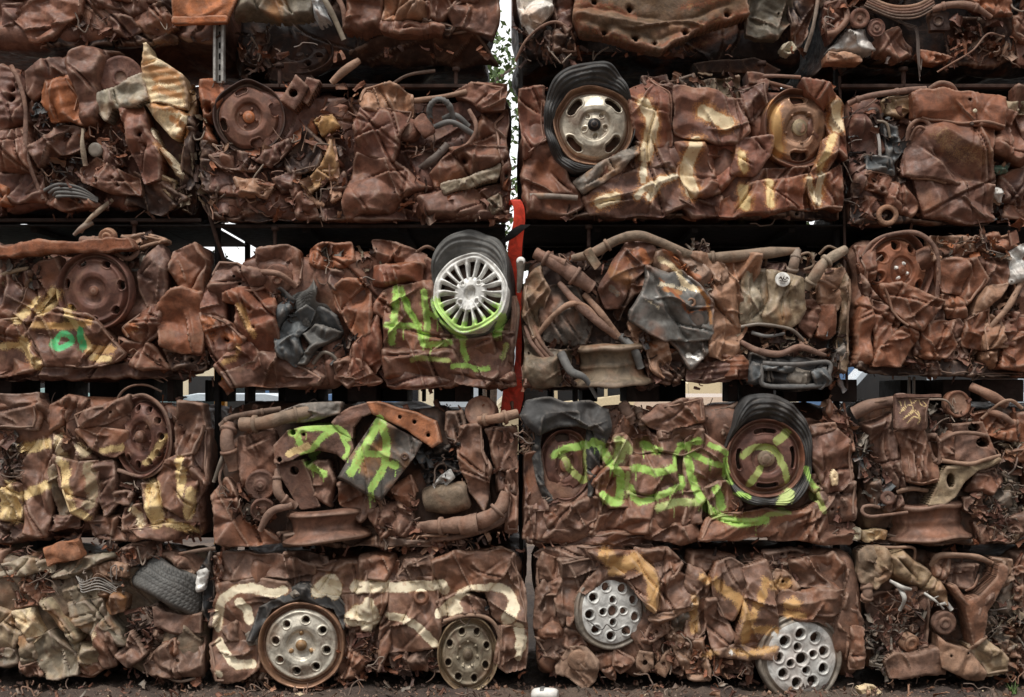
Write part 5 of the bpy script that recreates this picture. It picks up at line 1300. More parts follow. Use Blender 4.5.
bale(209, 555, 526, 680, 'brown car bale on the ground with cream arcs and arrows sprayed round two pale wheels')
view(190, 530, 4.172)
for a, wd in (([112,410,118,350,140,290,190,252,250,245,330,265,390,252], 30), ([205,300,232,335,245,375], 32), ([122,468,150,510,200,555,262,560], 28), ([128,592,130,594], 26), ([540,250,590,215,600,260], 50), ([690,240,751,235], 40), ([680,370,720,340,751,345], 60), ([745,300,751,350], 34)):
    blot(a, wd*1.5, 'ochre', .45, 3); stroke(a, wd*1.3, 'ivory', 1.4, 1, .8)
view(360, 530, 4.172)
for a, wd in (([0,240,110,238,300,232,345,228], 34), ([340,225,352,250], 36), ([5,330,30,400,60,370], 40), ([120,358,180,365,240,400,312,475], 28), ([345,330,400,290,430,260,500,238,560,238,620,265,645,310], 28), ([330,345,400,330], 34), ([385,300,410,330], 30), ([615,370,640,320], 44), ([660,405,672,450,668,490], 36), ([668,490,660,540], 22)):
    blot(a, wd*1.5, 'ochre', .45, 3); stroke(a, wd*1.3, 'ivory', 1.4, 1, .8)
view(190, 530, 4.172)
P([85,110,140,100,250,110,400,120,520,150,510,190,400,190,130,210,75,170], d=7, base='brown', cr=.6)
P([70,200,100,120,125,200,120,300,95,400,75,400], d=8, base='plum', cr=.9)
P([118,230,250,215,400,230,420,255,350,300,290,320,270,380,250,440,200,400,100,390,105,310], d=12, base='brown', cr=.3, n=3, bulge=3)
P([78,480,140,440,200,470,280,490,285,570,220,620,150,648,110,620], d=15, base='brown', cr=.4, n=3, tilt=(.03,.05))
P([130,400,190,390,200,470,140,470], d=14, base='brown', r=4)
P([505,160,620,140,751,130,751,270,640,290,540,280,505,240], d=12, base='brown', cr=.7)
P([390,100,560,120,570,150,460,160], d=4, base='plum', cr=1.2)
P([640,280,751,260,751,420,690,440,655,390], d=12, base='brown')
P([655,420,751,430,751,560,690,620,640,640], d=6, base='plum')
P([650,560,700,520,690,620,600,650,640,600], d=10, base='rust', r=4)
plate([290,320,380,270,450,225,490,225,530,265,620,280,660,330,640,420,600,330,460,295,340,330,270,470,240,460,260,410], d=15, base='rubber', mat='rubber', cr=.8, n=6, name='tyre')
P([420,270,470,235,500,240,480,280,430,290], d=15, base='grey', mat='plastic', r=4)
P([235,430,270,410,280,470,245,475], d=16, base='grey', mat='plastic', r=4)
wheel((466,478), 180, d=17, prof=STEEL, holes=[(.60,.085,.085,8,10)], base=lin(198, 190, 174), mat='wheelsteel', bolts=3, bolt_r=.27, hub=(.12,.05,'gold'), lipcol='tan', boltcol='gold', dent=.8)
P([200,600,300,590,380,640,240,650], d=2, base='dirt', mat='scrap', cr=1.2)
tangle([180,560,300,560,340,650,200,650], 30, (6,20), (0,8), ('dirt','dark','olive'))
tangle([600,480,751,450,751,640,620,650], 50, (8,26), (2,14), ('brown','plum','rust','dark'))
tangle([70,110,130,100,110,420,70,420], 24, (8,24), (4,10))
view(360, 530, 4.172)
P([0,120,60,100,128,110,140,150,110,220,0,215], d=14, base='brown', cr=.6)
P([0,215,108,218,120,300,80,400,0,420], d=12, base='brown', cr=.9)
P([90,400,120,300,140,180,160,140,135,300,115,500,80,580], d=9, base='plum')
P([160,190,190,130,300,110,310,200,230,215,165,215], d=10, base='brown', cr=.8)
P([130,215,300,208,330,340,335,400,320,490,240,495,118,512,122,380], d=14, base='brown', cr=.35, n=3, bulge=2)
lathe((255,278,16), (0,0,1), [(0,-8),(14,-8),(18,2),(26,4),(34,-6)], 'brown', mat='sheet', name='fuel_flap')
P([308,130,390,95,520,98,600,90,640,110,600,170,540,250,450,250,400,260,330,300,310,220], d=16, base='brown', cr=.5, n=4, bulge=3, folds=[([470,140,520,200,530,330], 5, 3)])
P([530,250,600,200,640,110,660,200,690,300,700,400,620,400,560,360], d=14, base='brown', cr=.7)
P([330,300,420,260,520,300,530,350,420,345,340,390], d=14, base='brown', cr=.7)
P([590,400,700,390,722,520,700,580,610,590,570,560], d=13, base='brown', cr=.5)
P([650,190,680,250,720,420,725,500,700,420,670,270], d=8, base='plum')
P([190,540,240,500,285,520,280,600,220,595], d=8, base='brown')
P([130,520,190,510,210,590,140,600], d=5, base='plum')
P([290,500,320,490,340,600,290,590], d=4, base='dark')
wheel((450,520), 148, d=13, prof=STEEL, holes=[(.66,.095,.095,8,-18)], base='primer', mat='wheelsteel', ell=(.87,1.08), tilt=(0,-6), hub=(.16,.05,'olive'), bolts=7, bolt_r=.32, dent=1.2, lipcol='khaki')
tube([(350,380,14),(450,352,18),(540,370,18),(582,440,14),(590,540,8)], 9, 'tan', name='wheel_arch')
tube([(580,400,10),(590,480,14),(585,560,8)], 8, 'plum', name='wheel_arch')
tangle([0,430,110,430,90,590,0,600], 50, (8,26), (0,14), ('brown','dark','tan','plum'))
tangle([130,520,320,500,320,600,140,600], 20, (8,24), (0,8), ('dark','plum'))
tangle([410,330,540,320,540,370,400,370], 16, (6,18), (6,14), ('dark','slate'))

bale(535, 553, 864, 682, 'brown car bale on the ground with two silver wheel covers and amber paint')
view(510, 540, 4.442)
for a, wd in (([420,60,470,100,560,85], 70), ([560,90,620,150,635,250,630,290], 60), ([450,140,500,130], 40), ([820,260,818,400], 40)):
    blot(a, wd*1.25, 'amber', .55, 6); stroke(a, wd, 'ochre', 5, .9, 1.2)
view(690, 540, 4.442)
for a, wd in (([110,180,150,220,210,260,235,330,238,440], 50), ([325,170,300,260,260,350,245,430], 40), ([230,400,300,390,370,400], 40), ([360,195,430,190], 50), ([430,280,460,275], 50), ([430,325,490,330], 34), ([20,250,25,370], 34), ([50,160,80,180], 40), ([180,490,260,495,370,470], 30), ([70,510,100,500], 30)):
    blot(a, wd*1.3, 'amber', .55, 6); stroke(a, wd, 'ochre', 5, .85, 1.2)
blot([175,490,180,495], 20, 'white', .9, 2); blot([365,410,372,412], 20, 'white', .9, 2)
view(510, 540, 4.442)
P([105,80,160,50,300,30,480,22,620,30,620,80,400,80,230,85,140,90], d=5, base='brown', cr=.5)
P([120,110,150,60,220,90,232,170,205,245,130,240], d=12, base='brown')
P([105,240,150,180,195,250,195,330,170,390,112,392,98,320], d=12, base='brown', bulge=3)
P([218,88,300,82,395,82,420,105,370,150,335,190,330,240,280,330,240,380,200,260,232,180], d=16, base='brown', cr=.5, bulge=3)
P([340,165,400,130,450,118,495,150,440,160,370,200,300,290,260,370,262,330], d=20, base='brown', r=5, cr=.3)
P([355,50,420,48,560,60,640,130,660,180,640,310,600,270,520,180,460,120,400,90], d=21, base='brown', bulge=4, cr=.4)
P([560,40,700,40,760,110,740,150,690,190,640,130], d=15, base='brown', cr=.8)
P([655,190,745,145,835,190,830,250,780,290,640,325,645,290], d=16, base='brown', cr=.7, bulge=3)
P([620,350,700,320,822,250,825,290,720,335,650,365], d=21, base='tan', mat='paintwork', r=4, cr=.3)
P([795,265,822,250,824,288,800,296], d=23, base='white', mat='paintwork', r=3, cr=.2)
P([105,395,195,335,245,390,260,440,200,470,115,440], d=13, base='brown')
P([100,440,180,460,250,500,250,540,160,520], d=11, base='plum')
P([245,390,300,420,340,480,270,490,240,460], d=12, base='brown')
P([210,560,270,480,340,485,385,540,370,620,330,650,260,600,215,590], d=15, base='tan', mat='heavy', cr=.5)
lathe((305,535,18), (0,.1,1), [(0,4),(10,4),(14,2),(24,2),(40,0),(48,-4),(50,-16)], 'tan', name='bush')
P([380,530,460,510,465,610,440,600,400,570], d=15, base='brown', r=4)
P([460,480,520,520,550,540,490,590,465,560], d=16, base='brown', r=4)
P([590,440,660,350,700,370,690,410,620,455], d=17, base='brown', r=5)
P([670,360,720,390,760,460,740,480,690,430], d=15, base='tan', r=4, cr=1)
plate([555,540,575,490,640,500,640,570,600,595,560,570], d=15, base='tan', name='bracket', holes=[(600,545,12)])
plate([640,570,690,500,725,480,725,560,690,615,660,600], d=13, base='tan', name='bracket', holes=[(683,552,9)])
P([720,330,780,300,840,330,842,440,800,450,740,400], d=11, base='grey', mat='paintwork', cr=1.2)
P([715,430,780,430,810,560,790,580,740,500], d=14, base='tan', r=4, holes=[(750,470,7)])
P([780,460,844,440,844,520,800,510], d=12, base='brown', cr=1)
P([780,570,844,560,844,620,800,610], d=14, base='brown', r=4)
P([740,500,780,570,760,600,720,580], d=10, base='brown')
wheel((452,315), 168, d=14, prof=COVER, holes=[(.64,.11,.11,9,-65),(.29,.085,.085,4,0),(0,.13,.13,1,0)], base='alu', mat='alloy', ell=(1,1.02), tilt=(-4,-14), dent=.7, name='wheel', lipcol='grey')
tube([(340,345,24),(400,385,28),(425,362,29),(460,390,28),(500,378,24)], 3, 'slate', name='crack_edge', mat='plastic')
tangle([590,340,740,340,730,600,560,600], 40, (8,24), (2,14), ('brown','tan','plum','dark'))
tangle([700,400,840,400,840,600,720,600], 44, (8,24), (2,14), ('tan','brown','dark'))
tangle([120,430,250,500,220,600,130,520], 24, (8,24), (-2,8), ('dark','plum'))
view(690, 540, 4.442)
P([0,60,120,60,210,90,180,110,110,120,70,150,0,130], d=7, base='brown', cr=.8)
P([0,110,50,130,80,180,70,260,10,290,-15,200], d=15, base='brown', bulge=3)
P([-10,270,40,210,85,190,80,300,60,400,20,440,-10,420], d=14, base='brown', bulge=3)
P([95,160,120,100,180,90,230,115,258,180,220,270,180,345,150,330,100,240], d=20, base='brown', bulge=5, cr=.35, n=3)
P([72,260,110,260,150,340,170,370,195,420,150,480,100,470,85,400], d=18, base='brown', cr=.7)
P([240,120,290,105,325,95,345,150,360,260,380,340,380,470,372,510,290,515,200,490,215,360,230,280,262,190], d=22, base='brown', bulge=5, cr=.4, n=3, folds=[([262,180,225,330,215,470], 5, 4),([210,465,300,460,375,450], -5, 3)])
P([110,480,200,470,290,490,375,480,372,512,260,517,150,505], d=24, base='tan', mat='paintwork', r=5, cr=.3)
P([345,190,385,140,420,145,480,205,450,225,400,230,350,262], d=17, base='tan', bulge=3)
P([380,270,410,240,500,225,620,222,668,235,668,300,655,385,560,355,420,335,385,325], d=19, base='brown', bulge=4, cr=.4, folds=[([400,280,520,262,640,250], 4, 4)])
P([450,100,540,85,640,60,680,110,700,200,690,260,640,215,560,200,480,200], d=16, base='brown', cr=.8, folds=[([500,90,560,160,500,195], 5, 3),([560,140,690,210], -5, 3)])
P([668,240,700,235,720,330,728,430,700,540,680,420,650,390], d=13, base='brown', cr=.6)
P([655,60,700,130,740,270,790,370,770,410,720,300,690,150], d=10, base='plum')
P([725,390,790,400,798,500,770,565,710,570,722,480], d=14, base='brown', bulge=3)
P([250,115,340,90,450,110,450,180,380,130,340,150], d=4, base='dark', cr=1.2)
P([340,60,600,50,640,70,500,85,350,90], d=3, base='plum', cr=1)
P([50,490,140,500,200,530,280,520,270,590,130,600,60,560], d=9, base='brown', cr=1.2)
P([0,440,60,440,70,500,80,620,0,610], d=13, base='tan', cr=1.1)
tangle([0,430,100,460,280,520,280,610,0,620], 80, (8,26), (4,16), ('brown','tan','plum','rust'))
tangle([240,90,480,90,470,190,350,150], 34, (8,24), (0,10), ('dark','plum'))
wheel((490,522), 194, d=16, prof=COVER, holes=[(.56,.11,.11,9,-95),(.29,.085,.085,4,-20),(0,.13,.13,1,0)], base='alu', mat='alloy', ell=(1,1.02), tilt=(0,-8), dent=.7, lipcol='grey')

bale(869, 553, 1130, 678, 'car bale on the ground with a forked suspension arm and loose rubble at its right', base='dark', core_d=-9)
fill(1026, 560, 1128, 674, 2, 2)
view(840, 530, 4.174)
P([86,92,120,78,152,82,170,120,160,220,150,240,100,215,88,180], d=14, base='olive', mat='heavy', bulge=6, r=9, cr=.3, n=3, name='silencer')
P([148,85,185,85,212,112,202,200,152,240,160,160], d=16, base='khaki', mat='heavy', bulge=3, r=5, cr=.3, name='silencer')
P([208,112,258,95,310,130,362,162,420,210,452,262,442,312,400,290,340,238,300,235,222,192], d=16, base='khaki', bulge=4, cr=.5)
blot([330,215,380,230], 50, 'orange', .8, 6)
for q in ([(205,210,16),(250,235,22),(290,245,18)], [(240,235,16),(258,280,22),(250,335,14)], [(345,260,18),(385,290,24),(425,325,18)], [(370,290,18),(400,270,22)], [(400,310,18),(430,300,22)], [(430,290,18),(460,330,18)]):
    tube(q, 7, 'alu', name='torn_edge', mat='alloy', lump=.25)
P([250,255,330,250,330,330,300,350,275,330], d=8, base='plum')
plate([438,226,464,218,512,282,560,268,610,220,640,190,650,142,672,136,694,152,684,200,640,270,602,332,592,442,546,484,520,402,502,312], d=26, base='rust', cr=.2, n=3, name='suspension_arm', r=4)
P([520,300,590,270,640,220,660,180,640,250,590,330,580,400,545,410], d=22, base='plum', cr=.2, r=5)
P([542,492,592,448,640,490,692,542,692,592,612,602,572,542], d=17, base='khaki', cr=.7, bulge=4)
tube([(540,490,18),(560,465,24),(600,440,20)], 9, 'tan', name='bush')
plate([400,432,440,468,540,498,602,590,592,620,560,626,520,622,420,572,408,500], d=20, base='tan', cr=.4, n=3, name='steering_knuckle', holes=[(455,520,6),(530,512,6)], r=5)
lathe((430,385,20), (.05,.1,1), [(0,3),(10,3),(14,6),(22,6),(26,0),(36,2),(46,2),(50,-6),(50,-30)], 'plum', name='bush')
lathe((298,475,14), (.3,.2,1), [(0,2),(12,2),(16,6),(26,6),(30,0),(38,0),(38,-40)], 'tan', name='bush')
P([118,292,200,270,370,258,374,480,260,522,182,462], d=4, base='plum', mat='heavy', cr=1, holes=[(210,420,10),(240,390,8),(320,410,8)], name='engine_block')
lathe((318,415,8), (0,0,1), [(0,-4),(8,-4),(10,3),(18,3),(20,-10)], 'dark', name='bush')
panel([194,548,230,522,410,500,432,592,220,617], d=18, r=3, drop=4, base='brown', mat='heavy', cr=.2, n=3, pleats=1, thick=22, name='box_beam', fine=.1)
tube([(394,150,8),(410,108,16),(480,104,18),(560,110,18),(640,140,10)], [14,16,14,14,12], 'tan', name='channel')
P([395,152,412,112,450,125,440,212,400,192], d=12, base='brown')
P([448,172,520,155,592,160,562,242,480,232], d=6, base='plum', mat='scrap', cr=.8)
tube([(148,74,6),(230,74,12),(310,76,12),(322,130,6)], 6, 'tan', name='brake_pipe')
tube([(115,230,8),(118,270,12),(110,300,8)], 22, 'brown', name='exhaust_pipe')
P([640,122,722,130,732,200,682,232,660,180], d=12, base='tan')
P([730,170,770,160,770,240,735,230], d=10, base='brown')
P([735,250,770,245,770,290,740,285], d=13, base='rust')
P([720,490,770,485,770,550,725,540], d=12, base='brown')
P([600,250,770,200,770,620,690,602,600,430], d=1, base='grey', cr=1.4, n=8, mat='scrap')
tube([(590,190,8),(560,235,14),(530,255,10)], 6, 'brown', name='tie_rod')
tangle([600,230,770,200,770,620,690,610,600,430], 170, (6,20), (2,12), ('grey','dsteel','dark','primer','olive','brown'), wires=.2)
tangle([130,270,370,260,370,500,260,540,140,460], 90, (6,22), (4,12), ('dark','plum','grey','brown'))
tangle([100,400,220,500,210,620,110,560], 40, (8,24), (-2,8), ('dark','deep','grey'))
tangle([330,200,500,260,500,460,440,470,380,340], 30, (8,22), (2,12), ('dark','deep'))
# ================================================================== rack, ground and what stands behind the stack
flush(); X.strokes = []; X.dust = 0; X.pl = []; X.lim = None
def wbox(vs, qs, x0, x1, y0, y1, z0, z1, bev=.004):
    """a bevelled-edge bar in world metres appended to vs / qs"""
    k = len(vs); b = min(bev, (x1-x0)*.3, (y1-y0)*.3, (z1-z0)*.3)
    bm = bmesh.new(); bmesh.ops.create_cube(bm, size=1)
    for v in bm.verts: v.co = ((x0+x1)/2+v.co.x*(x1-x0), (y0+y1)/2+v.co.y*(y1-y0), (z0+z1)/2+v.co.z*(z1-z0))
    bmesh.ops.bevel(bm, geom=bm.edges[:], offset=b, segments=1, affect='EDGES')
    bm.verts.ensure_lookup_table()
    for v in bm.verts: vs.append(tuple(v.co))
    for f in bm.faces: qs.append([v.index+k for v in f.verts])
    bm.free()
import bmesh
def wpart(name, boxes, mat, base, parent, label=None):
    vs, qs = [], []
    for b in boxes: wbox(vs, qs, *b)
    return mesh_obj(name, np.array(vs), qs, mat, base, parent, smooth=False, label=label, paint=False)
def root(name, loc, label, cat, group=None):
    o = bpy.data.objects.new(name, None); COL.objects.link(o); o.location = loc; X.origin = np.array(loc, float); o.empty_display_size = .2
    return tagp(o, label, cat, group)
wx = lambda px: (px-512)/PX
wz = lambda py: (GZ-py)/PX
DP = BALE_DEPTH
rack = root('storage_rack', (0, DP/2, 0), 'black steel rack whose rails and uprights carry the stacked car bales', 'rack')
for px, wd in ((-106, 5), (205.5, 2.5), (521.5, 2), (850, 2.5), (1132, 5)):
    for y in (.16, DP-.06):
        wpart('upright', [(wx(px-wd), wx(px+wd), y, y+.05, 0, 4.1)], 'rack', 'black', rack)
def rails(py, segs, back=True):
    for a, b in segs: wpart('rail', [(wx(a), wx(b), .02, .05, wz(py+2), wz(py-2))], 'rack', 'dark', rack)
rails(81, [(214, 505), (846, 1130)])
for py, x0, x1 in ((221, 208, 506), (215, -100, 196)):
    wpart('shelf_lip', [(wx(x0), wx(x1), .03, .046, wz(py+4), wz(py))], 'rack', 'deep', rack)
for py in (228, 548, 552-470):
    for xa, xb in ((240 if py == 228 else -100, 503), (525, 1130)): wpart('rear_beam', [(wx(xa), wx(xb), DP-.05, DP+.0, wz(py+12), wz(py-4))], 'rack', 'black', rack)
for py in (224, 82, 549):
    for px in (20, 110, 300, 400, 470, 600, 700, 800, 900, 980):
        wpart('crossbar', [(wx(px-4), wx(px+4), .10, DP-.06, wz(py+4), wz(py-4))], 'rack', 'black', rack)
for py, x0, x1, dd in ((84, -100, 504, 2.2), (84, 524, 1130, 2.2), (223, -100, 150, 2.2), (223, 212, 505, 2.2), (223, 524, 1130, 2.2), (223, 150, 206, .9)):
    wpart('deck', [(wx(x0), wx(x1), .05, dd, wz(py), wz(py-2))], 'rack', 'black', rack)
# blocks under the third row: daylight shows between them
for a, b in ((14,34),(62,100),(100,136),(156,163),(185,187.5),(197,210),(237,240),(263,265),(274,308),(320,340),(342,372),(374,400),(416,418),(430,452),(476,480),(486,489),(516,525),(550,555),(576,580),(587,603),(630,664),(668,697),(735,745),(750,782),(792,806),(812,845),(840,868),(926,952),(957,985),(996,1040),(-60,-4),(208,214),(453,470)):
    wpart('spacer_block', [(wx(a), wx(b), .12+.1*((a*7) % 3), .30+.1*((a*7) % 3)+(.2 if b-a > 15 else 0), wz(402), wz(379))], 'rack', 'black' if (int(a) % 3) else 'deep', rack)
for px, py0, py1, r in ((276, 82, 62, 2.2), (455, 82, 66, 2), (766, 82, 60, 2.4), (910, 84, 66, 2.4), (271, 246, 228, 2), (590, 246, 226, 2), (128, 240, 222, 2)):
    lathe(((px-V[0])*V[2], (py0-V[1])*V[2], -6), (0, -1, 0), [(0,0),(r*V[2],0),(r*V[2],(py0-py1)*V[2]),(r*1.9*V[2],(py0-py1)*V[2]),(r*1.9*V[2],(py0-py1+4)*V[2]),(0,(py0-py1+4)*V[2])], 'dark', mat='rack', name='stud', parent=rack, sides=14)
for px in (921, 926): wpart('spacer_block', [(wx(px-1.2), wx(px+1.2), .1, .12, wz(396), wz(376))], 'galv', 'grey', rack)
tube([((203-V[0])*V[2], (200-V[1])*V[2], 2), ((210-V[0])*V[2], (232-V[1])*V[2], -8), ((218-V[0])*V[2], (264-V[1])*V[2], -22)], 2.2*V[2], 'dark', mat='rack', name='brace', parent=rack, lump=0, sides=6)
tube([((846-V[0])*V[2], (70-V[1])*V[2], -10), ((850-V[0])*V[2], (200-V[1])*V[2], -8), ((853-V[0])*V[2], (390-V[1])*V[2], -8)], 1.6*V[2], 'dark', mat='rack', name='brace', parent=rack, lump=0, sides=6)

up = root('upright_post', (wx(217), -.02, wz(80)), 'slotted grey galvanised post under the orange plate in the top row', 'post')
wpart('channel', [(wx(211.5), wx(214.3), -.045, .0, wz(80), wz(0)), (wx(219.5), wx(222.3), -.045, .0, wz(80), wz(0)), (wx(214.3), wx(219.5), -.012, -.004, wz(80), wz(0))], 'galv', 'alu', up)
for k in range(7): wpart('slot', [(wx(216.0), wx(217.8), -.0145, -.0125, wz(78-k*11), wz(72-k*11))], 'rack', 'black', up)
pl = root('steel_plate', (wx(206), -.09, wz(23)), 'flat orange rusted steel plate with a slanted corner hanging at the top', 'plate')
view(0, 0, 4)
panel([704,-60,960,-60,948,0,908,88,704,92], d=20, r=1.5, drop=1.2, base='orange', mat='heavy', cr=.04, n=2, pleats=0, fine=.02, wobble=.2, thick=4, name='plate_face', parent=pl)
panel([704,84,908,80,906,92,704,96], d=22, r=1.5, drop=1, base='orange', mat='heavy', cr=0, pleats=0, thick=6, wobble=.2, name='folded_lip', parent=pl)
view(0, 0, 1)

rp = root('red_strap', (wx(516), .1, wz(400)), 'bright red webbing strap hanging in the gap beside the alloy wheel', 'strap')
M['red'] = weathered('red_webbing', rough=(.5, .7), rustmix=0, dust=.12, dustcol=C['dirt'], speck=.05, bump=.1, streak=.05, wear_highlights=0)
C['redp'] = lin(240, 78, 54)
X.n += 1
def ribbon(pth, name, parent, mat, base, th=.012):
    """pth: picture x, y, depth in metres, half width in picture pixels"""
    p = catmull(np.array(pth, float), 10); vs, qs = [], []
    for px, py, y, w in p:
        for s, yy in ((-1, 0), (1, 0), (1, th), (-1, th)): vs.append((wx(px+s*w), y+yy, wz(py)))
    for i in range(len(p)-1):
        for j in range(4): a, b = i*4+j, i*4+(j+1) % 4; qs.append([a, b, b+4, a+4])
    n = len(p)*4; qs += [[0, 1, 2, 3], [n-4, n-3, n-2, n-1]]
    return mesh_obj(name, np.array(vs), qs, mat, base, parent, smooth=False, paint=False)
ribbon([(511,203,-.02,2.5),(515,199,-.05,5),(519,208,-.05,5.5),(519,222,-.03,6),(516,238,.0,7),(515,252,.03,7),(518,275,.08,3.5),(519,300,.1,3),(519,340,.1,3),(518,366,.1,4),(514,380,.08,9),(513,396,.09,11),(510,414,.1,10)], 'webbing', rp, 'red', 'redp')
ribbon([(526,224,-.055,5),(518,229,-.055,6),(510,236,-.045,5),(500,242,-.03,4)], 'gap_shade_band', rp, 'rack', 'black', .02)  # black strip added for the dark gap, its shade drawn as a ribbon

# ---- ground
def ground_mat():
    m, t, b = nt('oily_scrapyard_dirt'); L = t.links.new
    tc = t.nodes.new('ShaderNodeTexCoord'); vec = tc.outputs['Object']
    c = mixc(t, mrange(t, noise(t, vec, 2.2, 5, .6), .35, .65, 0, 1), lin(62, 50, 44), lin(98, 82, 70))
    c = mixc(t, mrange(t, noise(t, vec, 35, 6, .7), .45, .7, 0, .7), c, lin(48, 38, 33))
    c = mixc(t, mrange(t, noise(t, vec, 120, 3, .6), .6, .7, 0, .7), c, lin(140, 122, 104))
    L(c, b.inputs['Base Color']); b.inputs['Roughness'].default_value = .92
    bp = t.nodes.new('ShaderNodeBump'); bp.inputs['Strength'].default_value = .8; bp.inputs['Distance'].default_value = .012
    L(math_(t, 'ADD', noise(t, vec, 60, 6, .7), noise(t, vec, 14, 4, .6)), bp.inputs['Height']); L(bp.outputs[0], b.inputs['Normal'])
    return m
M['ground'] = ground_mat()
rngg = np.random.default_rng(5)
X.origin = np.zeros(3)
gx = np.concatenate([-np.geomspace(900, 4, 14), np.linspace(-3.6, 3.6, 330), np.geomspace(4, 900, 14)])
gy = np.concatenate([-np.geomspace(300, 2.2, 10), np.linspace(-2, .9, 150), np.geomspace(1.2, 1500, 22)])
g1, g2 = np.meshgrid(gx, gy); q = np.stack([g1.ravel(), g2.ravel()], 1)
nr = (np.abs(q[:, 0]) < 3.6) & (q[:, 1] > -2) & (q[:, 1] < .9)
zz = np.where(nr, wob(q*100, rngg, 1.0, 40)[:, 0]*.010+wob(q*100, rngg, 1, 11)[:, 1]*.006+rngg.normal(size=len(q))*.004, 0)
gr = mesh_obj('ground', np.column_stack([q, zz-.004]), None, 'ground', 'dirt', None, quads=gridfaces(len(gy), len(gx)), paint=False); gr['kind'] = 'structure'
# loose grit and rust flakes on the ground: too many to count
vs, qs, bc, k = [], [], [], 0
for i in range(2600):
    x = rngg.uniform(-2.9, 2.9); y = rngg.uniform(-1.5, .05) if i % 3 else rngg.uniform(-.3, .1); s = rngg.uniform(.003, .011)*(1.8 if rngg.random() < .12 else 1)
    p = np.array([(1,0,0),(-1,0,0),(0,1,0),(0,-1,0),(0,0,.8),(0,0,-.6)], float)*rngg.uniform(.5, 1.3, (6,3))*s
    R = np.array(Euler(rngg.uniform(0, 6, 3)).to_matrix()); p = p@R.T+[x, y, s*.3]
    vs.append(p); qs += [[a+k, b+k, c+k] for a, b, c in ((0,2,4),(2,1,4),(1,3,4),(3,0,4),(2,0,5),(1,2,5),(3,1,5),(0,3,5))]; k += 6
    b = np.array(col(('dirt','plum','dark','tan','brown','cream','grey')[rngg.choice(7, p=[.3,.2,.2,.1,.12,.03,.05])]))*.9; bc.append(np.tile(b, (6,1)))
gt = mesh_obj('grit', np.vstack(vs), qs, 'scrap', 'dirt', None, smooth=False, basecol=np.vstack(bc), paint=False)
tagp(gt, 'loose grit and rust flakes on the dark ground below the bales', 'grit', kind='stuff')
view(0, 0, 1); X.origin = np.zeros(3)
tangle([-20,683,1044,683,1044,689.5,-20,689.5], 260, (4,16), (2,70), ('dark','plum','brown','dirt','tan','grey'), name='fallen_scrap', parent=gt, wires=.12)
# litter under the stack
view(0, 0, 1)
cn = root('crushed_can', (wx(545), -.18, .0), 'white crushed drinks can lying on the dirt under the bale with wheel covers', 'can')
lathe((545, 688.5, 36), (1, -.06, .25), [(0,-14),(4,-14),(5.5,-12),(6,-8),(6,8),(5.5,11),(4.5,13),(0,13)], 'white', mat='plastic', name='can_body', sides=22, dent=2.5, parent=cn)
lathe((545, 688.5, 36), (1, -.06, .25), [(6.05,-5),(6.3,-4.5),(6.3,-1),(6.05,-.5)], 'slate', mat='plastic', name='printed_band', sides=22, dent=2.5, parent=cn)
cp = root('rag', (wx(866), -.12, .0), 'cream scrap of rag on the dirt beside the protruding wheel cover', 'rag')
panel([856,686,864,684,872,687,877,692,870,694,860,691], d=24, r=2, drop=5, base='cream', mat='paintwork', cr=.6, thick=3, name='cloth', parent=cp, step=.6)
# tuft of grass
tf = root('grass_tuft', (wx(1007), -.14, 0), 'small green weed growing at the foot of the bottom right bale', 'weed')
vs, qs, k = [], [], 0
for i in range(34):
    a = rngg.uniform(0, 6.28); l = rngg.uniform(.03, .075); ln_ = rngg.uniform(.2, .9); b0 = np.array([wx(1007)+rngg.normal()*.008, -.14+rngg.normal()*.008, 0])
    d_ = np.array([math.cos(a)*ln_, math.sin(a)*ln_, 1]); d_ /= np.linalg.norm(d_); sd_ = np.array([-math.sin(a), math.cos(a), 0])*.0028
    for t_ in (0, .4, .75, 1):
        c_ = b0+d_*l*t_-np.array([0, 0, l*.35*t_*t_*ln_]); w_2 = (1-t_**2)+.06
        vs += [c_-sd_*w_2, c_+sd_*w_2]
    for j in range(3): qs.append([k+j*2, k+j*2+1, k+j*2+3, k+j*2+2])
    k += 8
M['leaf'] = weathered('leaf', rough=(.5, .7), rustmix=.15, rustcol=lin(120, 120, 60), dust=.1, speck=.05, bump=.05, streak=0, wear_highlights=0)
C['leafg'] = lin(92, 116, 62); C['leafd'] = lin(70, 92, 44)
X.origin = np.array(tf.location); mesh_obj('blades', np.array(vs), qs, 'leaf', 'leafg', tf, paint=False)

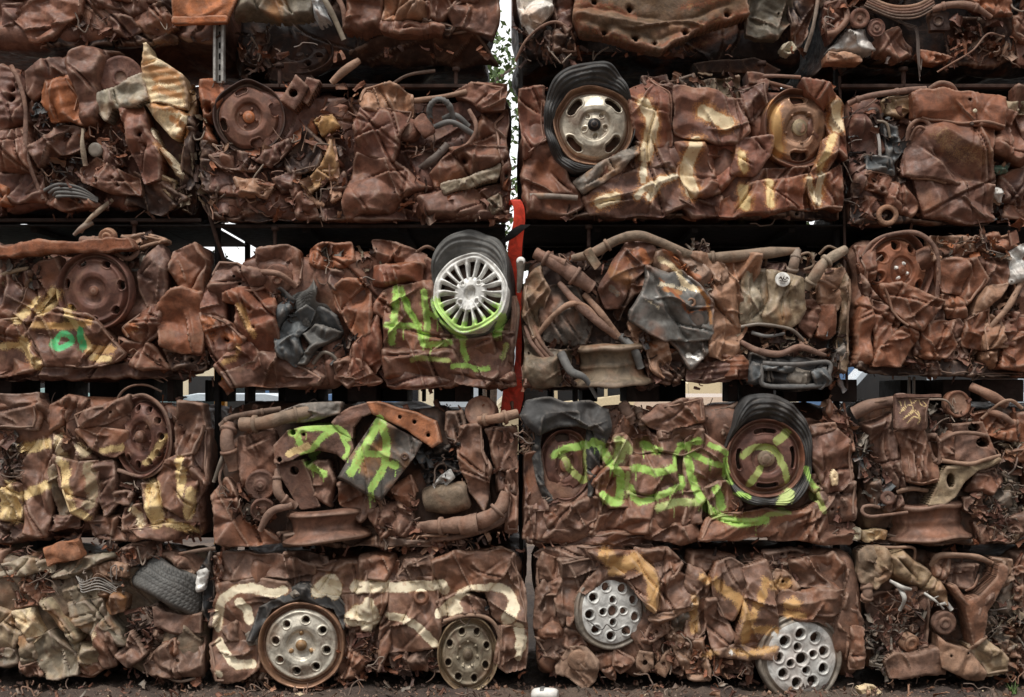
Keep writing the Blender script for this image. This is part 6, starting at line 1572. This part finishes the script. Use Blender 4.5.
# ---- the yard behind
def wpart_local(name, b, base, o):
    vs, qs = [], []; wbox(vs, qs, *b); return mesh_obj(name, np.array(vs), qs, 'carpaint', base, o, smooth=False, paint=False)
def car(x, y, rot, base, label, L=4.3, W=1.75, H=1.5, van=False):
    X.origin = np.zeros(3)
    o = bpy.data.objects.new('parked_car', None); COL.objects.link(o); o.location = (x, y, 0); o.rotation_euler = (0, 0, rot)
    tagp(o, label, 'car', 'vehicles parked in the yard behind the stack')
    if van: prof = [(-.5,.28),(-.5,.95),(-.47,1.15),(-.36,1.28),(-.26,H-.06),(-.2,H),(.46,H),(.49,H-.08),(.5,.28)]; win = [(-.35,1.2),(-.25,H-.14),(.40,H-.14),(.42,1.2)]
    else: prof = [(-.5,.3),(-.5,.68),(-.47,.8),(-.24,.92),(-.1,H-.06),(-.02,H),(.2,H),(.27,H-.05),(.4,1.0),(.48,.94),(.5,.6),(.5,.3)]; win = [(-.2,.96),(-.08,H-.1),(.19,H-.1),(.34,1.0)]
    n = len(prof); vs, qs = [], []
    for yy, sc in ((-.5,.0),(-.46,1),(.46,1),(.5,.0)):
        for px, pz in prof: vs.append((px*L*(1 if sc else .985), yy*W*(1 if pz < 1 else .88), pz if sc else pz*.985+.008))
    for j in range(3):
        for i in range(n-1): qs.append([j*n+i, j*n+i+1, (j+1)*n+i+1, (j+1)*n+i])
        qs.append([j*n+n-1, j*n, (j+1)*n, (j+1)*n+n-1])
    qs += [list(range(n)), list(range(3*n, 4*n))]
    mesh_obj('body', np.array(vs), qs, 'carpaint', base, o, smooth=False, paint=False)
    for s in (-1, 1):
        for pxp in ((-.1, .12) if van else (.06,)):
            wpart_local('pillar', (pxp*L-.035, pxp*L+.035, s*(W*.45+.0)-.02, s*(W*.45+.0)+.02, .98, H-.06), base, o)
        v = [(a*L, s*(W*.5*.9+.012), b) for a, b in win]+[(a*L, s*(W*.5*.9-.05), b) for a, b in win]
        m = len(win); f = [list(range(m)), list(range(m, 2*m))]+[[i, (i+1) % m, (i+1) % m+m, i+m] for i in range(m)]
        mesh_obj('side_window', np.array(v), f, 'glass', 'black', o, smooth=False, paint=False)
        for wxp in (-.31, .31):
            ang = np.linspace(0, 6.283, 28, endpoint=False); pr = [(0,.02),(.18,.02),(.2,.0),(.3,.03),(.32,-.04),(.32,-.2)]
            v = np.vstack([np.stack([wxp*L+np.cos(ang)*r, np.full(28, s*(W*.5+h-.02)), .32+np.sin(ang)*r], 1) for r, h in pr])
            mesh_obj('wheel', v, None, 'rubber', 'rubber', o, quads=gridfaces(6, 28, True), paint=False)
    a, b = (win[0][0]*L, win[0][1]), (win[1][0]*L, win[1][1])
    v = [(a[0]-.06, -W*.38, a[1]), (a[0]-.06, W*.38, a[1]), (b[0]-.06, W*.36, b[1]), (b[0]-.06, -W*.36, b[1])]; v += [(p[0]+.05, p[1], p[2]-.04) for p in v]
    mesh_obj('windscreen', np.array(v), [[0,1,2,3],[4,5,6,7],[0,1,5,4],[1,2,6,5],[2,3,7,6],[3,0,4,7]], 'glass', 'black', o, smooth=False, paint=False)
    return o
M['carpaint'] = weathered('car_paint', rough=(.2, .35), rustmix=0, dust=.1, dustcol=C['dirt'], speck=0, bump=.02, streak=.03, wear_highlights=0, val=(.95, 1.05), spec=.6)
M['glass'] = weathered('car_glass', rough=(.08, .15), rustmix=0, dust=.05, speck=0, bump=0, streak=0, wear_highlights=0, val=(.9, 1.1), spec=.8)
C['blue'] = lin(92, 122, 160); C['teal'] = lin(150, 178, 176); C['sun'] = lin(230, 170, 60); C['silver'] = lin(180, 188, 195)
car(-6.6, 9, .1, 'teal', 'teal van parked in the yard, seen through the gap at far left', 4.6, 1.9, 1.9, True)
car(-4.0, 10.5, -.1, 'silver', 'silver car parked in the yard behind the leaning wheel bale')
car(-4.2, 17, .15, 'blue', 'blue van parked in the yard, seen below the bale with green letters', 4.5, 1.9, 1.85, True)
car(1.3, 19, .05, 'cream', 'cream van parked in the yard behind the exhaust pipe bale', 4.6, 1.9, 1.8, True)
C['beige'] = lin(150, 128, 108)
car(3.0, 14.5, 1.2, 'beige', 'beige car parked in the yard, right of the cream van')
car(5.8, 9.5, -.2, 'silver', 'silver van parked in the yard at far right behind the stack', 4.8, 1.9, 1.9, True)
for i, (px, Y) in enumerate(((218, 1.6), (404, 2.6), (786, 2.4))):
    k = (D0+Y)/D0; x = wx(px)*k
    o = root('marker_post', (x, Y, 0), ('yellow square post standing in the left gap under the third row', 'yellow square post in the gap below the green letters', 'thin yellow post in the gap above the bale with graffiti')[i], 'post', 'yellow posts behind the rack')
    w2 = (.035, .033, .018)[i]
    wpart('shaft', [(x-w2, x+w2, Y-w2, Y+w2, .012, 1.72)], 'carpaint', 'sun', o); wpart('base_plate', [(x-.09, x+.09, Y-.09, Y+.09, 0, .011)], 'rack', 'black', o)
    wpart('post_cap', [(x-w2-.006, x+w2+.006, Y-w2-.006, Y+w2+.006, 1.721, 1.74)], 'rack', 'black', o)
bld = root('warehouse', (0, 42, 0), 'long pale metal warehouse across the yard far behind the stack', 'building')
wpart('wall', [(-34, 30, 40, 60, 0, 5.2)], 'carpaint', 'ivory', bld)
wpart('roof', [(-34.4, 30.4, 39.6, 60.4, 5.21, 5.5)], 'rack', 'grey', bld)
for k in range(9): wpart('roller_door', [(-31+k*7, -27+k*7, 39.93, 39.99, .0, 3.6)], 'carpaint', ('blue','silver','cream')[k % 3], bld)
for k in range(9): wpart('window', [(-26.4+k*7, -24.6+k*7, 39.93, 39.99, 1.1, 2.2)], 'glass', 'black', bld)
# tree whose leaves show white sky in the middle gap
def tree(x, y, h, label, seed, rad=2.6):
    o = root('tree', (x, y, 0), label, 'tree', 'trees behind the yard'); rng = np.random.default_rng(seed)
    C['bark'] = lin(84, 70, 58); segs = [([(x, y, 0), (x+.1, y, h*.3), (x-.1, y+.1, h*.6), (x, y, h*.95)], [.16, .13, .08, .02])]
    tips = []
    for k in range(16):
        z = rng.uniform(.3, .85)*h; a = rng.uniform(0, 6.28); l = rad*rng.uniform(.5, 1)*(1.15-z/h*.6)
        e = np.array([x+math.cos(a)*l, y+math.sin(a)*l, z+l*.5]); s = np.array([x, y, z]); segs.append(([s, (s+e)/2+[0, 0, .1], e], [.06, .04, .012])); tips += [e, (s+e)/2+rng.normal(size=3)*.2]
    tips.append(np.array([x, y, h])); vs, qs, k = [], [], 0
    for p, r in segs:
        b = catmull(np.column_stack([np.array(p, float), r]), 5); c, f = tube_geo(b[:, :3], b[:, 3], 7); vs.append(c); qs += [[i+k for i in g] for g in f]; k += len(c)
    mesh_obj('trunk', np.vstack(vs), qs, 'heavy', 'bark', o, paint=False)
    vs, bc = [], []
    for t_ in tips:
        n = 130; c = t_+rng.normal(size=(n, 3))*[.45, .45, .35]; s = rng.uniform(.05, .10, n)
        for cc, ss in zip(c, s):
            u = rng.normal(size=3); u /= np.linalg.norm(u); v = np.cross(u, rng.normal(size=3)); v /= np.linalg.norm(v)
            vs += [cc-u*ss, cc+v*ss*.5, cc+u*ss, cc-v*ss*.5]
        bc.append(np.tile(np.array(C['leafg' if rng.random() < .5 else 'leafd'])*rng.uniform(.8, 1.2), (n*4, 1)))
    mesh_obj('crown', np.array(vs), None, 'leaf', 'leafg', o, smooth=False, basecol=np.vstack(bc), quads=np.arange(len(vs)).reshape(-1, 4), paint=False)
tree(-.5, 17, 9.6, 'green leafy tree showing in the narrow gap at top centre', 3)
tree(-8.5, 20, 7.2, 'green leafy tree beyond the yard to the left', 4)
tree(8.2, 22, 6.8, 'green leafy tree beyond the yard to the right', 6)
# ------------------------------------------------------------------ camera, daylight
D0 = 6.0
HZ = 395.0                                     # picture row of the horizon
cam = bpy.data.cameras.new('camera'); co = bpy.data.objects.new('camera', cam); COL.objects.link(co)
co.location = (0, -D0-.07, (GZ-HZ)/PX); co.rotation_euler = (math.radians(90), 0, 0)
cam.sensor_width = 36; cam.lens = 36*D0/(1024/PX); cam.shift_y = (HZ-348.5)/1024
cam.clip_start = .05; cam.clip_end = 2000
scene.camera = co
SUN_EL, SUN_AZ = 62, 212                        # from behind the camera, a little to its left
w = bpy.data.worlds.new('World'); scene.world = w; w.use_nodes = True
t = w.node_tree; t.nodes.clear()
sk = t.nodes.new('ShaderNodeTexSky'); sk.sky_type = 'NISHITA'; sk.sun_disc = False
sk.sun_elevation = math.radians(SUN_EL); sk.sun_rotation = math.radians(SUN_AZ); sk.dust_density = 1; sk.air_density = 1; sk.ozone_density = 1
hs = t.nodes.new('ShaderNodeHueSaturation'); hs.inputs['Saturation'].default_value = .22
bg = t.nodes.new('ShaderNodeBackground'); bg.inputs['Strength'].default_value = .13
ow = t.nodes.new('ShaderNodeOutputWorld')
t.links.new(sk.outputs[0], hs.inputs['Color'])
tcw = t.nodes.new('ShaderNodeTexCoord')
cl = mrange(t, noise(t, tcw.outputs['Generated'], 2.2, 5, .6, .4), .25, .6, .72, 1.0)          # broken cloud over the blue
sx = t.nodes.new('ShaderNodeSeparateXYZ'); t.links.new(tcw.outputs['Generated'], sx.inputs[0])
br = math_(t, 'MAXIMUM', mrange(t, sx.outputs[2], .12, .8, 0, 1), mrange(t, sx.outputs[1], -.05, .35, 0, 1))   # sky dimming added low in front to cut fill light; bright overhead and behind
t.links.new(mixc(t, cl, hs.outputs[0], mixc(t, br, (1.1, 1.12, 1.15), (6.0, 6.0, 6.0))), bg.inputs['Color']); t.links.new(bg.outputs[0], ow.inputs[0])
sl = bpy.data.lights.new('sun', 'SUN'); sl.energy = 1.5; sl.angle = math.radians(12); sl.color = (1, .97, .92)
so = bpy.data.objects.new('sun', sl); COL.objects.link(so)
az = math.radians(SUN_AZ); el = math.radians(SUN_EL)
sd = Vector((math.sin(az)*math.cos(el), math.cos(az)*math.cos(el), math.sin(el)))   # toward the sun
so.rotation_euler = sd.to_track_quat('Z', 'Y').to_euler(); so.location = (0, -4, 8)
vs_ = scene.view_settings; scene.display_settings.display_device = 'sRGB'
vs_.view_transform = 'Standard'; vs_.look = 'None'; vs_.gamma = 1; vs_.use_curve_mapping = False; vs_.exposure = 0.9
scene.render.engine = 'CYCLES'; scene.cycles.use_denoising = True; scene.cycles.max_bounces = 6
